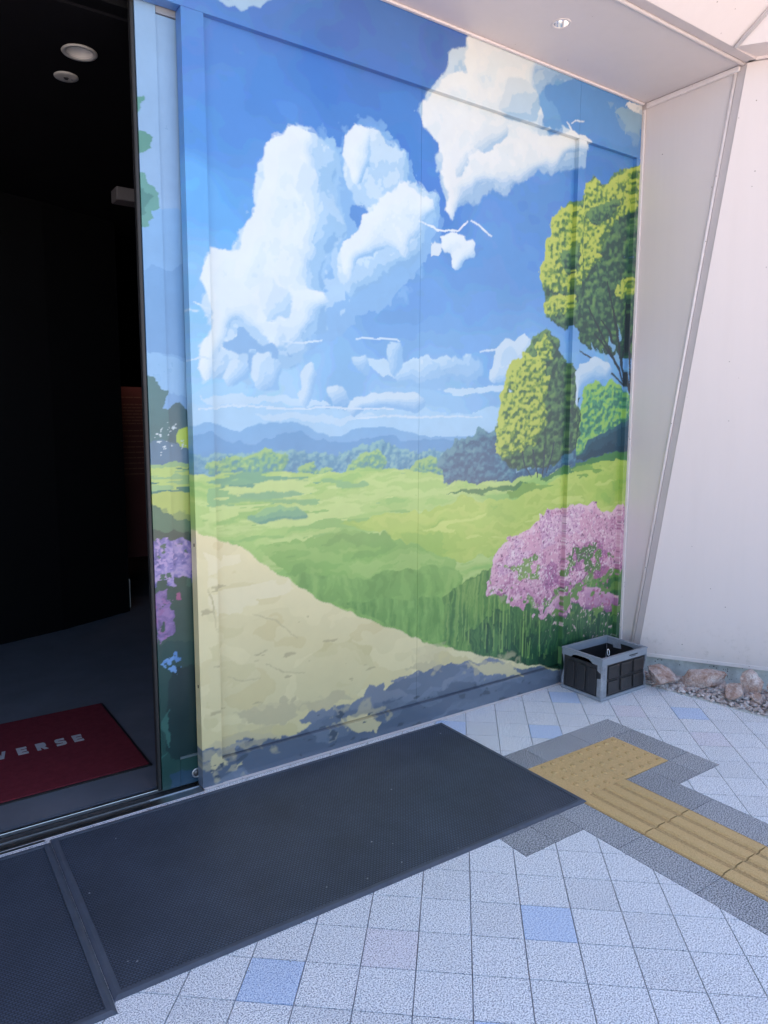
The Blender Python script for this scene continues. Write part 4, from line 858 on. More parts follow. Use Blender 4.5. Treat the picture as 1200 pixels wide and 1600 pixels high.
for i in range(-45, 45):
    for j in range(-45, 45):
        q, res = pieces(i, j)
        if not res: continue
        if any(all(x0 < p.x < x1 and y0 < p.y < y1 for c in res for p in c) for x0, x1, y0, y1 in UNDER): continue
        vis = any(in_view(p) for c in res for p in c)
        if vis and sum(area(c) for c in res) > 4e-4: seen.append((i, j, res))
        else:
            for c in res: add_prism(rest, [(p.x, p.y, -.0055) for p in c], (0, 0, .0055))
seen.sort(key=lambda t: (t[2][0][0] - Vector((0, 0))).length)
for i, j, res in seen[300:]:
    for c in res: add_prism(rest, [(p.x, p.y, -.0055) for p in c], (0, 0, .0055))
for i, j, res in seen[:300]:
    mt = 'tile_blue' if (i, j) in BLUE else 'tile_pink' if (i, j) in PINK else 'tile'
    o = link('paving_tile', tile_mesh(res, rng.uniform(-.0004, .0004)), M[mt], pav)
    if mt == 'tile_blue': o['label'] = 'blue speckled paving tile'
    if mt == 'tile_pink': o['label'] = 'pinkish speckled paving tile'
tag(link('outlying_tiles', bm_mesh(rest, 'outlying_tiles'), M['tile'], pav), kind='stuff')
print('tiles', len(seen))
# dark granite border tiles round the guidance path
def slab(name, x0, x1, y0, y1, mat, dz=0.0, gap=.0012):
    bm = bmesh.new()
    add_box(bm, (x0 + gap, y0 + gap, -.0055), (x1 - gap, y1 - gap, dz))
    return link(name, bm_mesh(bm, name), M[mat], pav)
y = TY0
for k in range(10):
    slab('border_tile', CX - .30, CX - .15, y - .3 - k * .3 + .15, y - k * .3 + .15, 'border') if k else slab('border_tile', CX - .30, CX - .15, y - .15, y + .15, 'border')
    slab('border_tile', CX + .15, CX + .30, y - .3 - k * .3 + .15, y - k * .3 + .15, 'border') if k else slab('border_tile', CX + .15, CX + .30, y - .15, y + .15, 'border')
for k in range(4):
    slab('border_tile', CX - .6 + k * .3, CX - .3 + k * .3, 2.10, 2.25, 'border')
for s in (-1, 1):
    a, b = sorted((CX + s * .45, CX + s * .60))
    slab('border_tile', a, b, 1.80, 2.10, 'border'); slab('border_tile', a, b, 1.65, 1.80, 'border')
    a, b = sorted((CX + s * .30, CX + s * .45))
    slab('border_tile', a, b, 1.65, 1.80, 'border')
# tactile tiles: warning studs across the top, guiding bars down the stem
studp = [(.0, 0), (.0, .0055)]
bm = bmesh.new()
rings = []
for r, z in ((.0125, 0), (.0112, .003), (.0085, .005)):
    rings.append([bm.verts.new((r * math.cos(k * math.pi / 6), r * math.sin(k * math.pi / 6), z)) for k in range(12)])
for A, B in zip(rings, rings[1:]):
    for k in range(12): bm.faces.new((A[k], A[(k + 1) % 12], B[(k + 1) % 12], B[k]))
bm.faces.new(rings[-1])
stud_me = bm_mesh(bm, 'stud'); stud_me.materials.append(M['tactile_stud'])
for t in (-1, 0, 1):
    o = slab('tactile_tile', CX + t * .3 - .15, CX + t * .3 + .15, 1.80, 2.10, 'tactile', .001)
    o['label'] = 'ochre tactile tile with raised studs'
    for a in range(5):
        for b in range(5):
            if CX + t * .3 + (a - 2) * .06 < 2.25: continue
            link('stud', stud_me, None, o, (CX + t * .3 + (a - 2) * .06, 1.95 + (b - 2) * .06, .001))
bm = bmesh.new()
add_prism(bm, [(-.026, 0, 0), (.026, 0, 0), (.020, 0, .0062), (-.020, 0, .0062)], (0, .294, 0))
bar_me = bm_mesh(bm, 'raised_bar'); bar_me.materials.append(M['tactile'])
for k in range(9):
    y1 = 1.80 - k * .3
    o = slab('tactile_tile', CX - .15, CX + .15, y1 - .3, y1, 'tactile_groove_shade', .001)
    o['label'] = 'ochre tactile tile with raised bars'
    for a in range(4):
        link('raised_bar', bar_me, None, o, (CX + (a - 1.5) * .075, y1 - .297, .001))

# ------------------------------------------------------------------ SETTING: dark interior behind the doorway
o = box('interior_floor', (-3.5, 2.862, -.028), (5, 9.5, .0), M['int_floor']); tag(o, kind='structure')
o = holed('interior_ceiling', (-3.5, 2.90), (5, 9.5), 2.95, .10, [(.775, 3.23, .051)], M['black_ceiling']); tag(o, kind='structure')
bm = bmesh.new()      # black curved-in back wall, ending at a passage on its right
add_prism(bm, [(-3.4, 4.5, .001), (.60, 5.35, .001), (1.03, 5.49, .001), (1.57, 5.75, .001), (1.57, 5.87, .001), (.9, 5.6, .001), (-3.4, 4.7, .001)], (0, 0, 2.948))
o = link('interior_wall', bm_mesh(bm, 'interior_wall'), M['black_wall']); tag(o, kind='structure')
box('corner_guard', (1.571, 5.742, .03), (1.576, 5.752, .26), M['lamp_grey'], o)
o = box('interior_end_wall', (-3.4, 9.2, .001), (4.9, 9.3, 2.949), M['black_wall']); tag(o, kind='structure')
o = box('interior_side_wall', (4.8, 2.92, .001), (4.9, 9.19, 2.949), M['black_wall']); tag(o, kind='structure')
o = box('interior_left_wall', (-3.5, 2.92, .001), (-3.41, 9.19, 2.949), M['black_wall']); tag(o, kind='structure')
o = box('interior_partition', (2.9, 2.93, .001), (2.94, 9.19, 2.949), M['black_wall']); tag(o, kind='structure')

# ------------------------------------------------------------------ BUILDING: pale cladding round the recess
bld = empty('clad_building', (0, 3.0, 0))
tag(bld, 'pale pinkish white clad building with overhanging facets around the mural recess', 'building')
def wpart(name, o):
    o.parent = bld
    o.matrix_parent_inverse = Matrix.Translation((0, -3.0, 0))
    o.name = name
    return o
RX = 3.685; ZS = 3.27
def ay(z): return 2.137 + (ZS - z) * .147           # slanted outer arris of the reveal
ZP = .122
# soffit slab over the recess
wpart('soffit_panel', holed('soffit_panel', (-3.6, 2.165), (RX + .02, 2.80), ZS, .06, [(2.655, 2.425, .036)], M['facade']))
wpart('soffit_band', box('soffit_band', (-3.6, 2.100, ZS + .004), (RX + .015, 2.148, ZS + .06), M['joint']))
# reveal on the right: wedge that tapers towards the ground
wpart('reveal_panel', prism('reveal_panel', [(RX, 2.76, 0), (RX, ay(0) + .062, 0), (RX, ay(ZS) + .062, ZS - .001), (RX, 2.76, ZS - .001)], (.06, 0, 0), M['facade']))
wpart('reveal_band', prism('reveal_band', [(RX + .004, ay(0) + .046, 0), (RX + .004, ay(0), 0), (RX + .004, ay(ZS), ZS), (RX + .004, ay(ZS) + .046, ZS)], (.05, 0, 0), M['joint']))
# trims: beads where the planes meet
wpart('edge_bead', tube('edge_bead', [(RX - .001, ay(0) + .055, 0), (RX - .001, ay(ZS) + .055, ZS - .004)], .0085, M['trim'], None, 10))
wpart('edge_bead', tube('edge_bead', [(-3.6, 2.157, ZS - .001), (RX - .004, 2.157, ZS - .001)], .0085, M['trim'], None, 10))
wpart('corner_bead', box('corner_bead', (RX - .016, 2.17, ZS - .030), (RX + .001, 2.708, ZS - .002), M['trim'], None, .006, 2))
wpart('corner_bead', box('corner_bead', (RX - .012, 2.715, 0), (RX - .001, 2.752, ZS - .032), M['trim'], None, .002, 1))
wpart('corner_bead', box('corner_bead', (-3.6, 2.712, ZS - .012), (RX - .02, 2.728, ZS - .001), M['trim'], None, .002, 1))
# right facet: leans out over the gravel bed
D = Vector((.53, -.848, 0))
Lf = 2.6
a0 = Vector((RX, ay(ZP), ZP)); a1 = Vector((RX, ay(ZS), ZS))
outn = Vector((.848, .53, 0))
bm = bmesh.new()
add_prism(bm, [a0, a0 + D * Lf, a1 + D * Lf, a1], outn * .12)
wpart('wall_panel', link('wall_panel', bm_mesh(bm, 'wall_panel'), M['facade']))
bm = bmesh.new()
add_prism(bm, [a0 + Vector((0, 0, -.016)) - outn * .006, a0 + D * Lf + Vector((0, 0, -.016)) - outn * .006, a0 + D * Lf + Vector((0, 0, .004)) - outn * .006, a0 + Vector((0, 0, .004)) - outn * .006], outn * .05)
wpart('drip_edge', link('drip_edge', bm_mesh(bm, 'drip_edge'), M['trim']))
bm = bmesh.new()
t0 = a1 + Vector((.0, -.004, .004)) - outn * .008
add_prism(bm, [t0, t0 + D * Lf, t0 + D * Lf + Vector((0, 0, .034)), t0 + Vector((0, 0, .034))], outn * .06)
wpart('top_trim', link('top_trim', bm_mesh(bm, 'top_trim'), M['trim']))
# concrete plinth under the facet
b0 = Vector((RX + .006, ay(0) + .01, -.2)) + outn * .008
bm = bmesh.new()
add_prism(bm, [b0, b0 + D * Lf, b0 + D * Lf + Vector((0, 0, .305)), b0 + Vector((0, 0, .305))], outn * .2)
o = wpart('plinth', link('plinth', bm_mesh(bm, 'plinth'), M['concrete'])); o['label'] = 'grey concrete plinth with pores'
# upper facets: front face leaning out, and the corner facet between it and the right wall
ZB, YB2 = 3.2755, 2.098
up = Vector((0, -.77, .64))
S0 = Vector((3.4885, YB2, ZB)); SV = Vector((3.5138, 1.9551, 3.3927)) - S0
K = Vector((RX + .012, ay(ZS) - .012, ZB + .012))
top_t = .9 / SV.z
S1 = S0 + SV * top_t
bm = bmesh.new()
add_prism(bm, [Vector((-3.6, YB2, ZB)), S0, S1, Vector((-3.6, YB2, ZB)) + up * (.9 / .64)], (0, .25, 0))
wpart('upper_panel', link('upper_panel', bm_mesh(bm, 'upper_panel'), M['facade']))
Kf = K + D * Lf
bm = bmesh.new()
v = [bm.verts.new(p) for p in (S0 + Vector((.003, 0, 0)), K, Kf, S1 + Vector((.01, 0, 0)))]
vb = [bm.verts.new(p + Vector((.25, .12, .05))) for p in (S0 + Vector((.003, 0, 0)), K, Kf, S1)]
bm.faces.new((v[0], v[1], v[2])); bm.faces.new((v[0], v[2], v[3]))
for i in range(4): bm.faces.new((v[i], v[(i + 1) % 4], vb[(i + 1) % 4], vb[i]))
bm.faces.new((vb[0], vb[1], vb[2])); bm.faces.new((vb[0], vb[2], vb[3]))
wpart('corner_facet', link('corner_facet', bm_mesh(bm, 'corner_facet'), M['facade']))
wpart('seam_bead', tube('seam_bead', [S0 + Vector((0, -.009, -.009)), S1 + Vector((0, -.009, -.009))], .009, M['trim'], None, 8))
# rest of the mass (roof and back), which shades the forecourt
yf = YB2 - .77 * .9 / .64
wpart('fascia', box('fascia', (-14, yf + .001, ZB + .905), (RX + 4, yf + .3, 5.38), M['facade']))
wpart('upper_mass', box('upper_mass', (-14, 2.36, 3.36), (RX + 4, 12, 5.38), M['facade']))
wpart('left_wall', box('left_wall', (-14, 2.76, -.02), (-1.12, 2.90, 3.265), M['facade']))
wpart('rear_wall', box('rear_wall', (-3.7, 9.55, -.02), (8.0, 9.7, 3.355), M['facade']))
wpart('flank_wall', box('flank_wall', (5.05, 2.95, -.02), (5.2, 9.54, 3.355), M['facade']))
wpart('flank_wall', box('flank_wall', (-3.75, 2.95, -.02), (-3.6, 9.54, 3.355), M['facade']))

# ------------------------------------------------------------------ MURAL WALL
mur = empty('mural_wall', (2.35, WY, 0))
tag(mur, 'mural wall printed with blue sky, white clouds, meadow, trees and pink flowers', 'mural wall')
def mpart(o):
    o.parent = mur
    o.matrix_parent_inverse = Matrix.Translation((-2.35, -WY, 0))
    return o
ZH = 2.978; REC = .026
mpart(print_panel('head_panel', -1.1, 3.153, ZH, ZS - .002, WY, .05, WALL_PRINT, M['vinyl'], None))
mpart(print_panel('head_panel', 3.1545, 3.668, ZH, ZS - .002, WY, .05, WALL_PRINT, M['vinyl'], None))
mpart(print_panel('stile', 1.009, 1.094, .0, ZH - .001, WY, .055, WALL_PRINT, M['vinyl'], None))
mpart(print_panel('main_panel', 1.096, 2.125, .108, ZH + .01, WY + REC, .02, WALL_PRINT, M['vinyl'], None))
mpart(print_panel('main_panel', 2.1262, 3.16, .108, ZH + .01, WY + REC, .02, WALL_PRINT, M['vinyl'], None))
mpart(print_panel('bottom_rail', 1.0955, 3.152, .004, .105, WY + .004, .05, WALL_PRINT, M['vinyl'], None))
mpart(print_panel('mullion', 3.154, 3.214, .004, ZH - .001, WY, .05, WALL_PRINT, M['vinyl'], None))
mpart(print_panel('side_panel', 3.2155, 3.650, .108, ZH + .01, WY + REC, .02, WALL_PRINT, M['vinyl'], None))
mpart(print_panel('bottom_rail', 3.2155, 3.640, .004, .105, WY + .004, .05, WALL_PRINT, M['vinyl'], None))
mpart(print_panel('stile', 3.640, 3.672, .004, ZH - .001, WY, .05, WALL_PRINT, M['vinyl'], None))
mpart(box('sill_strip', (1.012, WY - .010, .0005), (3.66, WY + .03, .0038), M['trim']))
for z in (1.005, .425):
    mpart(box('screw', (1.0065, 2.748, z), (1.0088, 2.754, z + .012), M['track']))
wb = box('wall_core', (1.04, 2.80, .0), (3.70, 2.90, 3.26), M['black_wall']); mpart(wb)
wb = box('wall_core', (-1.1, 2.83, 2.96), (1.039, 2.899, 3.26), M['black_wall']); mpart(wb)

# ------------------------------------------------------------------ SLIDING DOOR, pushed open behind the wall
DY = 2.788
door = empty('sliding_door', (.95, DY, 0))
tag(door, 'open sliding door leaf printed with pale sky, tree and purple flowers', 'sliding door')
def dpart(o):
    o.parent = door
    o.matrix_parent_inverse = Matrix.Translation((-.95, -DY, 0))
    return o
dpart(print_panel('door_stile', .861, .936, .012, 3.0, DY, .03, LEAF_PRINT, M['door_vinyl'], None, .003))
dpart(print_panel('door_panel', .9365, 1.10, .128, 2.955, DY + .007, .02, LEAF_PRINT, M['door_vinyl'], None, .003))
dpart(print_panel('bottom_rail', .9368, 1.10, .012, .124, DY, .03, LEAF_PRINT, M['door_vinyl'], None, .003))
dpart(box('glazing_bead', (.938, DY + .001, .1245), (1.08, DY + .012, .133), M['bead_dark']))
dpart(box('top_rail', (.938, DY + .001, 2.958), (1.08, DY + .03, 3.0), M['crate_grey']))
dpart(box('edge_gasket', (.846, DY + .004, .012), (.8602, DY + .034, 3.0), M['gasket'], None, .003, 1))
lk = dpart(lathe('lock_ring', [(.0145, 0), (.0205, 0), (.021, .002), (.0195, .004), (.0155, .004), (.0145, .002), (.0145, 0)], M['steel'], None, 28))
lk.rotation_euler = (R_(90), 0, 0); lk.location = (1.004, DY, .050)
lk2 = dpart(lathe('lock_core', [(.0, .003), (.004, .0045), (.006, .002), (.0143, .002), (.0143, 0)], M['dark_steel'], None, 24))
lk2.rotation_euler = (R_(90), 0, 0); lk2.location = (1.004, DY, .050)

# ------------------------------------------------------------------ DOOR TRACK in the floor
tr = empty('door_track', (0, 2.78, 0))
tag(tr, 'steel sliding door track let into the floor along the doorway', 'door track')
def tpart(o):
    o.parent = tr
    o.matrix_parent_inverse = Matrix.Translation((0, -2.78, 0))
    return o
tpart(box('track_bed', (-1.1, 2.705, -.028), (1.006, 2.860, -.010), M['track']))
tpart(box('front_lip', (-1.1, 2.704, -.0095), (1.006, 2.721, .004), M['steel'], None, .0015, 1))
tpart(box('front_strip', (-1.1, 2.684, -.0095), (.405, 2.7025, .005), M['steel'], None, .0015, 1))
tpart(box('cover_plate', (-1.1, 2.7215, -.0095), (.80, 2.764, -.001), M['dark_steel']))
tpart(box('cover_plate', (.8005, 2.7215, -.0095), (1.006, 2.764, .000), M['steel']))
tpart(box('guide_rib', (-1.1, 2.7645, -.0095), (1.006, 2.7685, .003), M['steel']))
tpart(box('rear_lip', (-1.1, 2.822, -.0095), (1.006, 2.838, .006), M['steel'], None, .0025, 2))

# ------------------------------------------------------------------ RUBBER MATS
def floor_mat(name, quad, label, bord, h=.008):
    q = [Vector(p) for p in quad]
    c = sum(q, Vector((0, 0))) / 4
    root = empty(name, (c.x, c.y, 0))
    tag(root, label, 'doormat', 'black rubber mats outside the doorway')
    def inset(d):
        out = []
        n = len(q)
        for i in range(n):
            e0 = (q[i] - q[i - 1]).normalized(); e1 = (q[(i + 1) % n] - q[i]).normalized()
            n0 = Vector((-e0.y, e0.x)); n1 = Vector((-e1.y, e1.x))
            b_ = (n0 + n1) / (1 + n0.dot(n1))
            out.append(q[i] + b_ * d)
        return out
    L = [Vector((p.x - c.x, p.y - c.y)) for p in q]
    A, B, Ci = q, inset(bord * .45), inset(bord)
    bm = bmesh.new()
    rows = []
    for ring, z in ((A, .0), (A, .0025), (B, h), (Ci, h - .0005), (Ci, .001)):
        rows.append([bm.verts.new((p.x - c.x, p.y - c.y, z + .0006)) for p in ring])
    for ra, rb in zip(rows, rows[1:]):
        for i in range(4): bm.faces.new((ra[i], ra[(i + 1) % 4], rb[(i + 1) % 4], rb[i]))
    link('edging', bm_mesh(bm, 'edging'), M['rubber_edge'], root)
    Bd = inset(bord + .001)
    bm = bmesh.new()
    add_prism(bm, [(p.x - c.x, p.y - c.y, .001) for p in Bd], (0, 0, h - .0035))
    link('ribbed_field', bm_mesh(bm, 'ribbed_field'), M['mat'], root)
    return root
floor_mat('rubber_mat', [(.412, 1.805), (2.226, 1.772), (2.232, 2.688), (.420, 2.690)], 'wide black ribbed rubber mat lying in front of the mural wall', .024)
floor_mat('rubber_mat', [(-1.40, 1.80), (.4095, 1.762), (.4185, 2.672), (-1.40, 2.676)], 'black rubber mat at the left edge, in front of the open doorway', .024)

# ------------------------------------------------------------------ RED CARPET MAT with pale lettering, inside
rm = empty('red_mat', (.0, 3.48, 0))
tag(rm, 'dark red carpet mat with pale letters VERSE inside the doorway', 'doormat')
MX0, MX1, MY0, MY1 = -.93, .902, 3.055, 3.905
bm = bmesh.new(); add_box(bm, (MX0 + .012, MY0 + .012 - 3.48, .001), (MX1 - .012, MY1 - .012 - 3.48, .010))
link('pile', bm_mesh(bm, 'pile'), M['red_pile'], rm)
bm = bmesh.new()
for a, b in (((MX0, MY0), (MX1, MY0 + .0115)), ((MX0, MY1 - .0115), (MX1, MY1)), ((MX0, MY0 + .0117), (MX0 + .0115, MY1 - .0117)), ((MX1 - .0115, MY0 + .0117), (MX1, MY1 - .0117))):
    add_box(bm, (a[0], a[1] - 3.48, .0005), (b[0], b[1] - 3.48, .006))
link('rubber_border', bm_mesh(bm, 'rubber_border'), M['gasket'], rm)
# bold wide capitals built from strokes in a unit box (w 1, h 1)
s_out = [(.03, 0), (.78, 0), (.97, .12), (.97, .47), (.80, .60), (.34, .63), (.34, .76), (.92, .76), (.92, 1), (.22, 1), (.03, .87), (.03, .52), (.20, .40), (.66, .37), (.66, .24), (.03, .24)]
GL = {
 'V': [[(.0, 1), (.36, 1), (.52, .38), (.68, 1), (1.0, 1), (.68, 0), (.33, 0)]],
 'E': [[(.05, 0), (.95, 0), (.95, .25), (.40, .25), (.40, .38), (.88, .38), (.88, .62), (.40, .62), (.40, .75), (.95, .75), (.95, 1), (.05, 1)]],
 'R': [[(.05, 0), (.38, 0), (.38, .32), (.46, .32), (.66, 0), (1.02, 0), (.78, .38), (.94, .50), (.94, .86), (.80, 1), (.05, 1)]],
 'S': [s_out],
}
LZ = .0102
for ch, x0 in zip('VERSE', (.345, .432, .511, .594, .669)):
    wd, ht = (.047, .078)
    yb = 3.470
    bm = bmesh.new()
    for poly in GL[ch]:
        vs_ = [bm.verts.new((x0 + px_ * wd, yb - 3.48 + py_ * ht, LZ)) for px_, py_ in poly]
        f = bm.faces.new(vs_)
        r = bmesh.ops.extrude_face_region(bm, geom=[f])
        bmesh.ops.translate(bm, verts=[e for e in r['geom'] if isinstance(e, bmesh.types.BMVert)], vec=(0, 0, .0012))
    bmesh.ops.triangulate(bm, faces=bm.faces)
    link('letter', bm_mesh(bm, 'letter'), M['letter'], rm)

# ------------------------------------------------------------------ LAMPS in the ceilings
dl = empty('ceiling_downlight', (.775, 3.23, 2.95))
tag(dl, 'larger round white recessed ceiling light, unlit, inside the dark doorway', 'ceiling light')
lathe('lamp_rim', [(.050, .0), (.066, -.001), (.068, -.004), (.064, -.009), (.051, -.007), (.049, .0)], M['lamp_grey'], dl)
lathe('reflector', [(.0495, -.004), (.048, .02), (.043, .045), (.030, .062), (.0, .068)], M['matte_white'], dl)
se = empty('ceiling_sensor', (.777, 3.485, 2.95))
tag(se, 'smaller round grey ceiling fitting with a dark centre inside the doorway', 'ceiling fitting')
lathe('fitting_plate', [(.0, -.006), (.030, -.007), (.046, -.006), (.049, -.003), (.049, 0)], M['lamp_grey'], se)
lathe('lens', [(.0, -.013), (.007, -.012), (.010, -.0075), (.010, -.006)], M['gasket'], se, 20)
link_eye = lathe('sensor_dot', [(0, -.0085), (.003, -.008), (.003, -.006)], M['gasket'], se, 10, (.024, .004, 0))
sd = empty('soffit_downlight', (2.655, 2.425, ZS))
tag(sd, 'small chrome recessed downlight, unlit, in the pale soffit above the mural', 'ceiling light')
lathe('lamp_rim', [(.034, .0), (.034, -.003), (.0415, -.003), (.043, -.001), (.043, 0.0)], M['trim'], sd)
lathe('reflector', [(.0345, -.0022), (.033, .010), (.029, .022), (.022, .034), (.014, .041), (.0, .042)], M['chrome'], sd)
lathe('bulb', [(0, .018), (.006, .019), (.011, .026), (.011, .040)], M['gasket'], sd, 20)
# grey housing high in the dark room
hb = box('ceiling_box', (1.055, 3.80, 2.572), (1.75, 3.90, 2.635), M['beam_grey'], None, .004, 1)
tag(hb, 'grey box-shaped beam high up in the dark interior beside the door edge', 'ceiling beam')

# ------------------------------------------------------------------ RED TEXT PANEL, dimly lit at the end of the passage
tp = empty('text_panel', (1.95, 6.18, 1.35))
tag(tp, 'dim red information panel with tiny unreadable text deep in the dark room', 'information panel')
M['sign_red'] = plain('sign_red', (.05, .0035, .0025), .6, var=.06)
M['sign_text'] = plain('sign_text', (.11, .045, .025), .6, var=.05)
bm = bmesh.new(); add_box(bm, (-.35, -.01, -1.0), (.35, .01, .42)); link('board', bm_mesh(bm, 'board'), M['sign_red'], tp)
bm = bmesh.new()
zt = .34
for k in range(17):
    w = rng.uniform(.30, .58) if k not in (0, 8) else .2
    x = -.30
    while x < -.30 + w:
        l = rng.uniform(.02, .07)
        add_box(bm, (x, -.0112, zt - .009), (min(x + l, -.3 + w), -.0102, zt))
        x += l + .006
    zt -= .058 if k in (0, 7) else .026 if k < 8 else .045
tag(link('text_lines', bm_mesh(bm, 'text_lines'), M['sign_text'], tp), kind='stuff')
spd = bpy.data.lights.new('panel_spotlight', 'SPOT')
spd.energy = .6; spd.color = (1, .62, .45); spd.spot_size = R_(120); spd.spot_blend = .8; spd.shadow_soft_size = .03
spo = bpy.data.objects.new('panel_spotlight', spd); C.objects.link(spo)
spo.location = (1.84, 6.04, 2.02)
spo.rotation_euler = (Vector((1.84, 6.04, 2.02)) - Vector((1.84, 6.15, 1.70))).to_track_quat('Z', 'Y').to_euler()

# ------------------------------------------------------------------ FOLDING CRATE
X0, X1, Y0, Y1, HC = 3.112, 3.500, 2.412, 2.690, .238
cr = empty('folding_crate', ((X0 + X1) / 2, (Y0 + Y1) / 2, 0))
tag(cr, 'black folding crate with grey rim and taped corners, beside the gravel bed', 'crate')
cx_, cy_ = (X0 + X1) / 2, (Y0 + Y1) / 2
hx, hy = (X1 - X0) / 2, (Y1 - Y0) / 2
def cpart(name, bm, mat, smooth=False, parent=cr): return link(name, bm_mesh(bm, name, smooth), mat, parent)
bm = bmesh.new(); add_box(bm, (-hx - .003, -hy - .003, .001), (hx + .003, hy + .003, .019), .004, 2); cpart('base_tray', bm, M['crate_grey'])
# top rim: frame with a hand-hold scoop cut up into each short side
def rim_side(bm, ax, sgn, length, off, scoop):
    th = .016; zt_, zb_ = HC, HC - .040
    prof = [(-length, zb_), (-length, zt_), (length, zt_), (length, zb_)]
    if scoop:
        pts = []
        for k in range(13):
            t = 1 - 2 * k / 12
            pts.append((.075 * t, zb_ + .019 * max(0, 1 - abs(t) ** 5)))
        prof = [(-length, zb_), (-length, zt_), (length, zt_), (length, zb_)] + pts
    o0 = off * sgn; o1 = (off - th) * sgn
    if ax == 'x': add_prism(bm, [(a, o0, z) for a, z in prof], (0, o1 - o0, 0))
    else: add_prism(bm, [(o0, a, z) for a, z in prof], (o1 - o0, 0, 0))
bm = bmesh.new()
for s in (-1, 1):
    rim_side(bm, 'x', s, hx, hy, False)
    rim_side(bm, 'y', s, hy - .0162, hx, True)
bmesh.ops.triangulate(bm, faces=[f for f in bm.faces if len(f.verts) > 4])
cpart('top_rim', bm, M['crate_grey'])
bm = bmesh.new()
for s in (-1, 1):
    add_box(bm, (-hx - .003, s * hy - .003, HC - .007), (hx + .003, s * hy + .003, HC + .0015), .0015, 1)
    add_box(bm, (s * hx - .003, -hy + .0035, HC - .0068), (s * hx + .003, hy - .0035, HC + .0013), .0015, 1)
cpart('rim_lip', bm, M['crate_grey'])
# walls
def wall(name, ax, s):
    bm = bmesh.new()
    z0, z1 = .019, HC - .041
    if ax == 'x':
        yo = s * (hy - .006); yi = s * (hy - .010)
        add_box(bm, (-hx + .012, min(yo, yi), z0), (hx - .012, max(yo, yi), z1))
    else:
        xo = s * (hx - .006); xi = s * (hx - .010)
        add_box(bm, (min(xo, xi), -hy + .012, z0), (max(xo, xi), hy - .012, z1 + .018))
    o = cpart(name, bm, M['crate_black'])
    rb = bmesh.new()
    if ax == 'x':
        n = 3; w = (2 * hx - .062) / n
        for k in range(n):
            for (a, b) in ((z0 + .012, (z0 + z1) / 2 - .008), ((z0 + z1) / 2 + .008, z1 - .01)):
                xa = -hx + .045 * (1 if s < 0 else .4) + k * w
                y0_ = s * (hy - .0058); y1_ = s * (hy + .0025)
                add_box(rb, (xa + .010, min(y0_, y1_), a), (xa + w - .010, max(y0_, y1_), b), .0042, 3)
        y0_ = s * (hy - .0058); y1_ = s * (hy - .002)
        add_box(rb, (-hx + .016, min(y0_, y1_), (z0 + z1) / 2 - .004), (hx - .016, max(y0_, y1_), (z0 + z1) / 2 + .001), .001, 1)
    else:
        n = 3; w = (2 * hy - .05) / n
        for k in range(n):
            ya = -hy + .025 + k * w
            x0_ = s * (hx - .0058); x1_ = s * (hx + .002)
            add_box(rb, (min(x0_, x1_), ya + .012, z0 + .010), (max(x0_, x1_), ya + w - .012, z1 - .024), .0045, 3)
    cpart('raised_pads', rb, M['crate_black'], False, o)
for s in (-1, 1):
    wall('side_wall', 'x', s); wall('end_wall', 'y', s)
# corner posts wrapped in silver tape, slightly bulging
def post(sx, sy, w, lean):
    bm = bmesh.new()
    n = 9
    rows = []
    for k in range(n):
        t = k / (n - 1)
        z = .017 + (HC - .056) * t
        b_ = .0048 * math.sin(t * math.pi * 2.1 + lean) + rng.uniform(-.001, .001)
        x = sx * (hx - .002 + b_); y = sy * (hy - .002 + b_ * .8)
        rows.append([bm.verts.new(p) for p in ((x - sx * w, y + sy * .0008, z), (x - sx * .006, y + sy * .0016, z), (x, y - sy * .004, z), (x - sx * .001, y - sy * w * .75, z),
                                               (x - sx * .012, y - sy * w * .75, z), (x - sx * .012, y - sy * .012, z), (x - sx * w, y - sy * .010, z))])
    for A, B in zip(rows, rows[1:]):
        for i in range(7): bm.faces.new((A[i], A[(i + 1) % 7], B[(i + 1) % 7], B[i]))
    bm.faces.new(rows[0]); bm.faces.new(rows[-1][::-1])
    return cpart('taped_corner', bm, M['tape'])
post(-1, -1, .042, 0); post(1, -1, .011, 1.2); post(-1, 1, .005, .5); post(1, 1, .012, 2)
# patch of tape inside the far end and dark lettering specks on the rim
bm = bmesh.new(); add_prism(bm, [(hx - .0175, .02, HC - .05), (hx - .0175, .075, HC - .055), (hx - .0175, .085, HC - .014), (hx - .0175, .03, HC - .006)], (-.001, 0, 0)); cpart('tape_patch', bm, M['tape'])
bm = bmesh.new()
x = .035
while x < .105:
    l = rng.uniform(.004, .008)
    add_box(bm, (x, -hy - .0012, HC - .022), (x + l, -hy + .001, HC - .0165)); x += l + .0015
x = .05
while x < .09:
    l = rng.uniform(.003, .006)
    add_box(bm, (x, -hy - .0012, HC - .028), (x + l, -hy + .001, HC - .0255)); x += l + .0015
cpart('rim_print', bm, M['ink'])
lp = tube('cord_loop', [Vector((-.05, -hy + .075, HC - .006)) + Vector((.009 * math.cos(a), .003 * math.sin(a), .017 * math.sin(a))) for a in [k * math.pi / 8 for k in range(16)]], .0022, M['cord'], cr, 8, True)
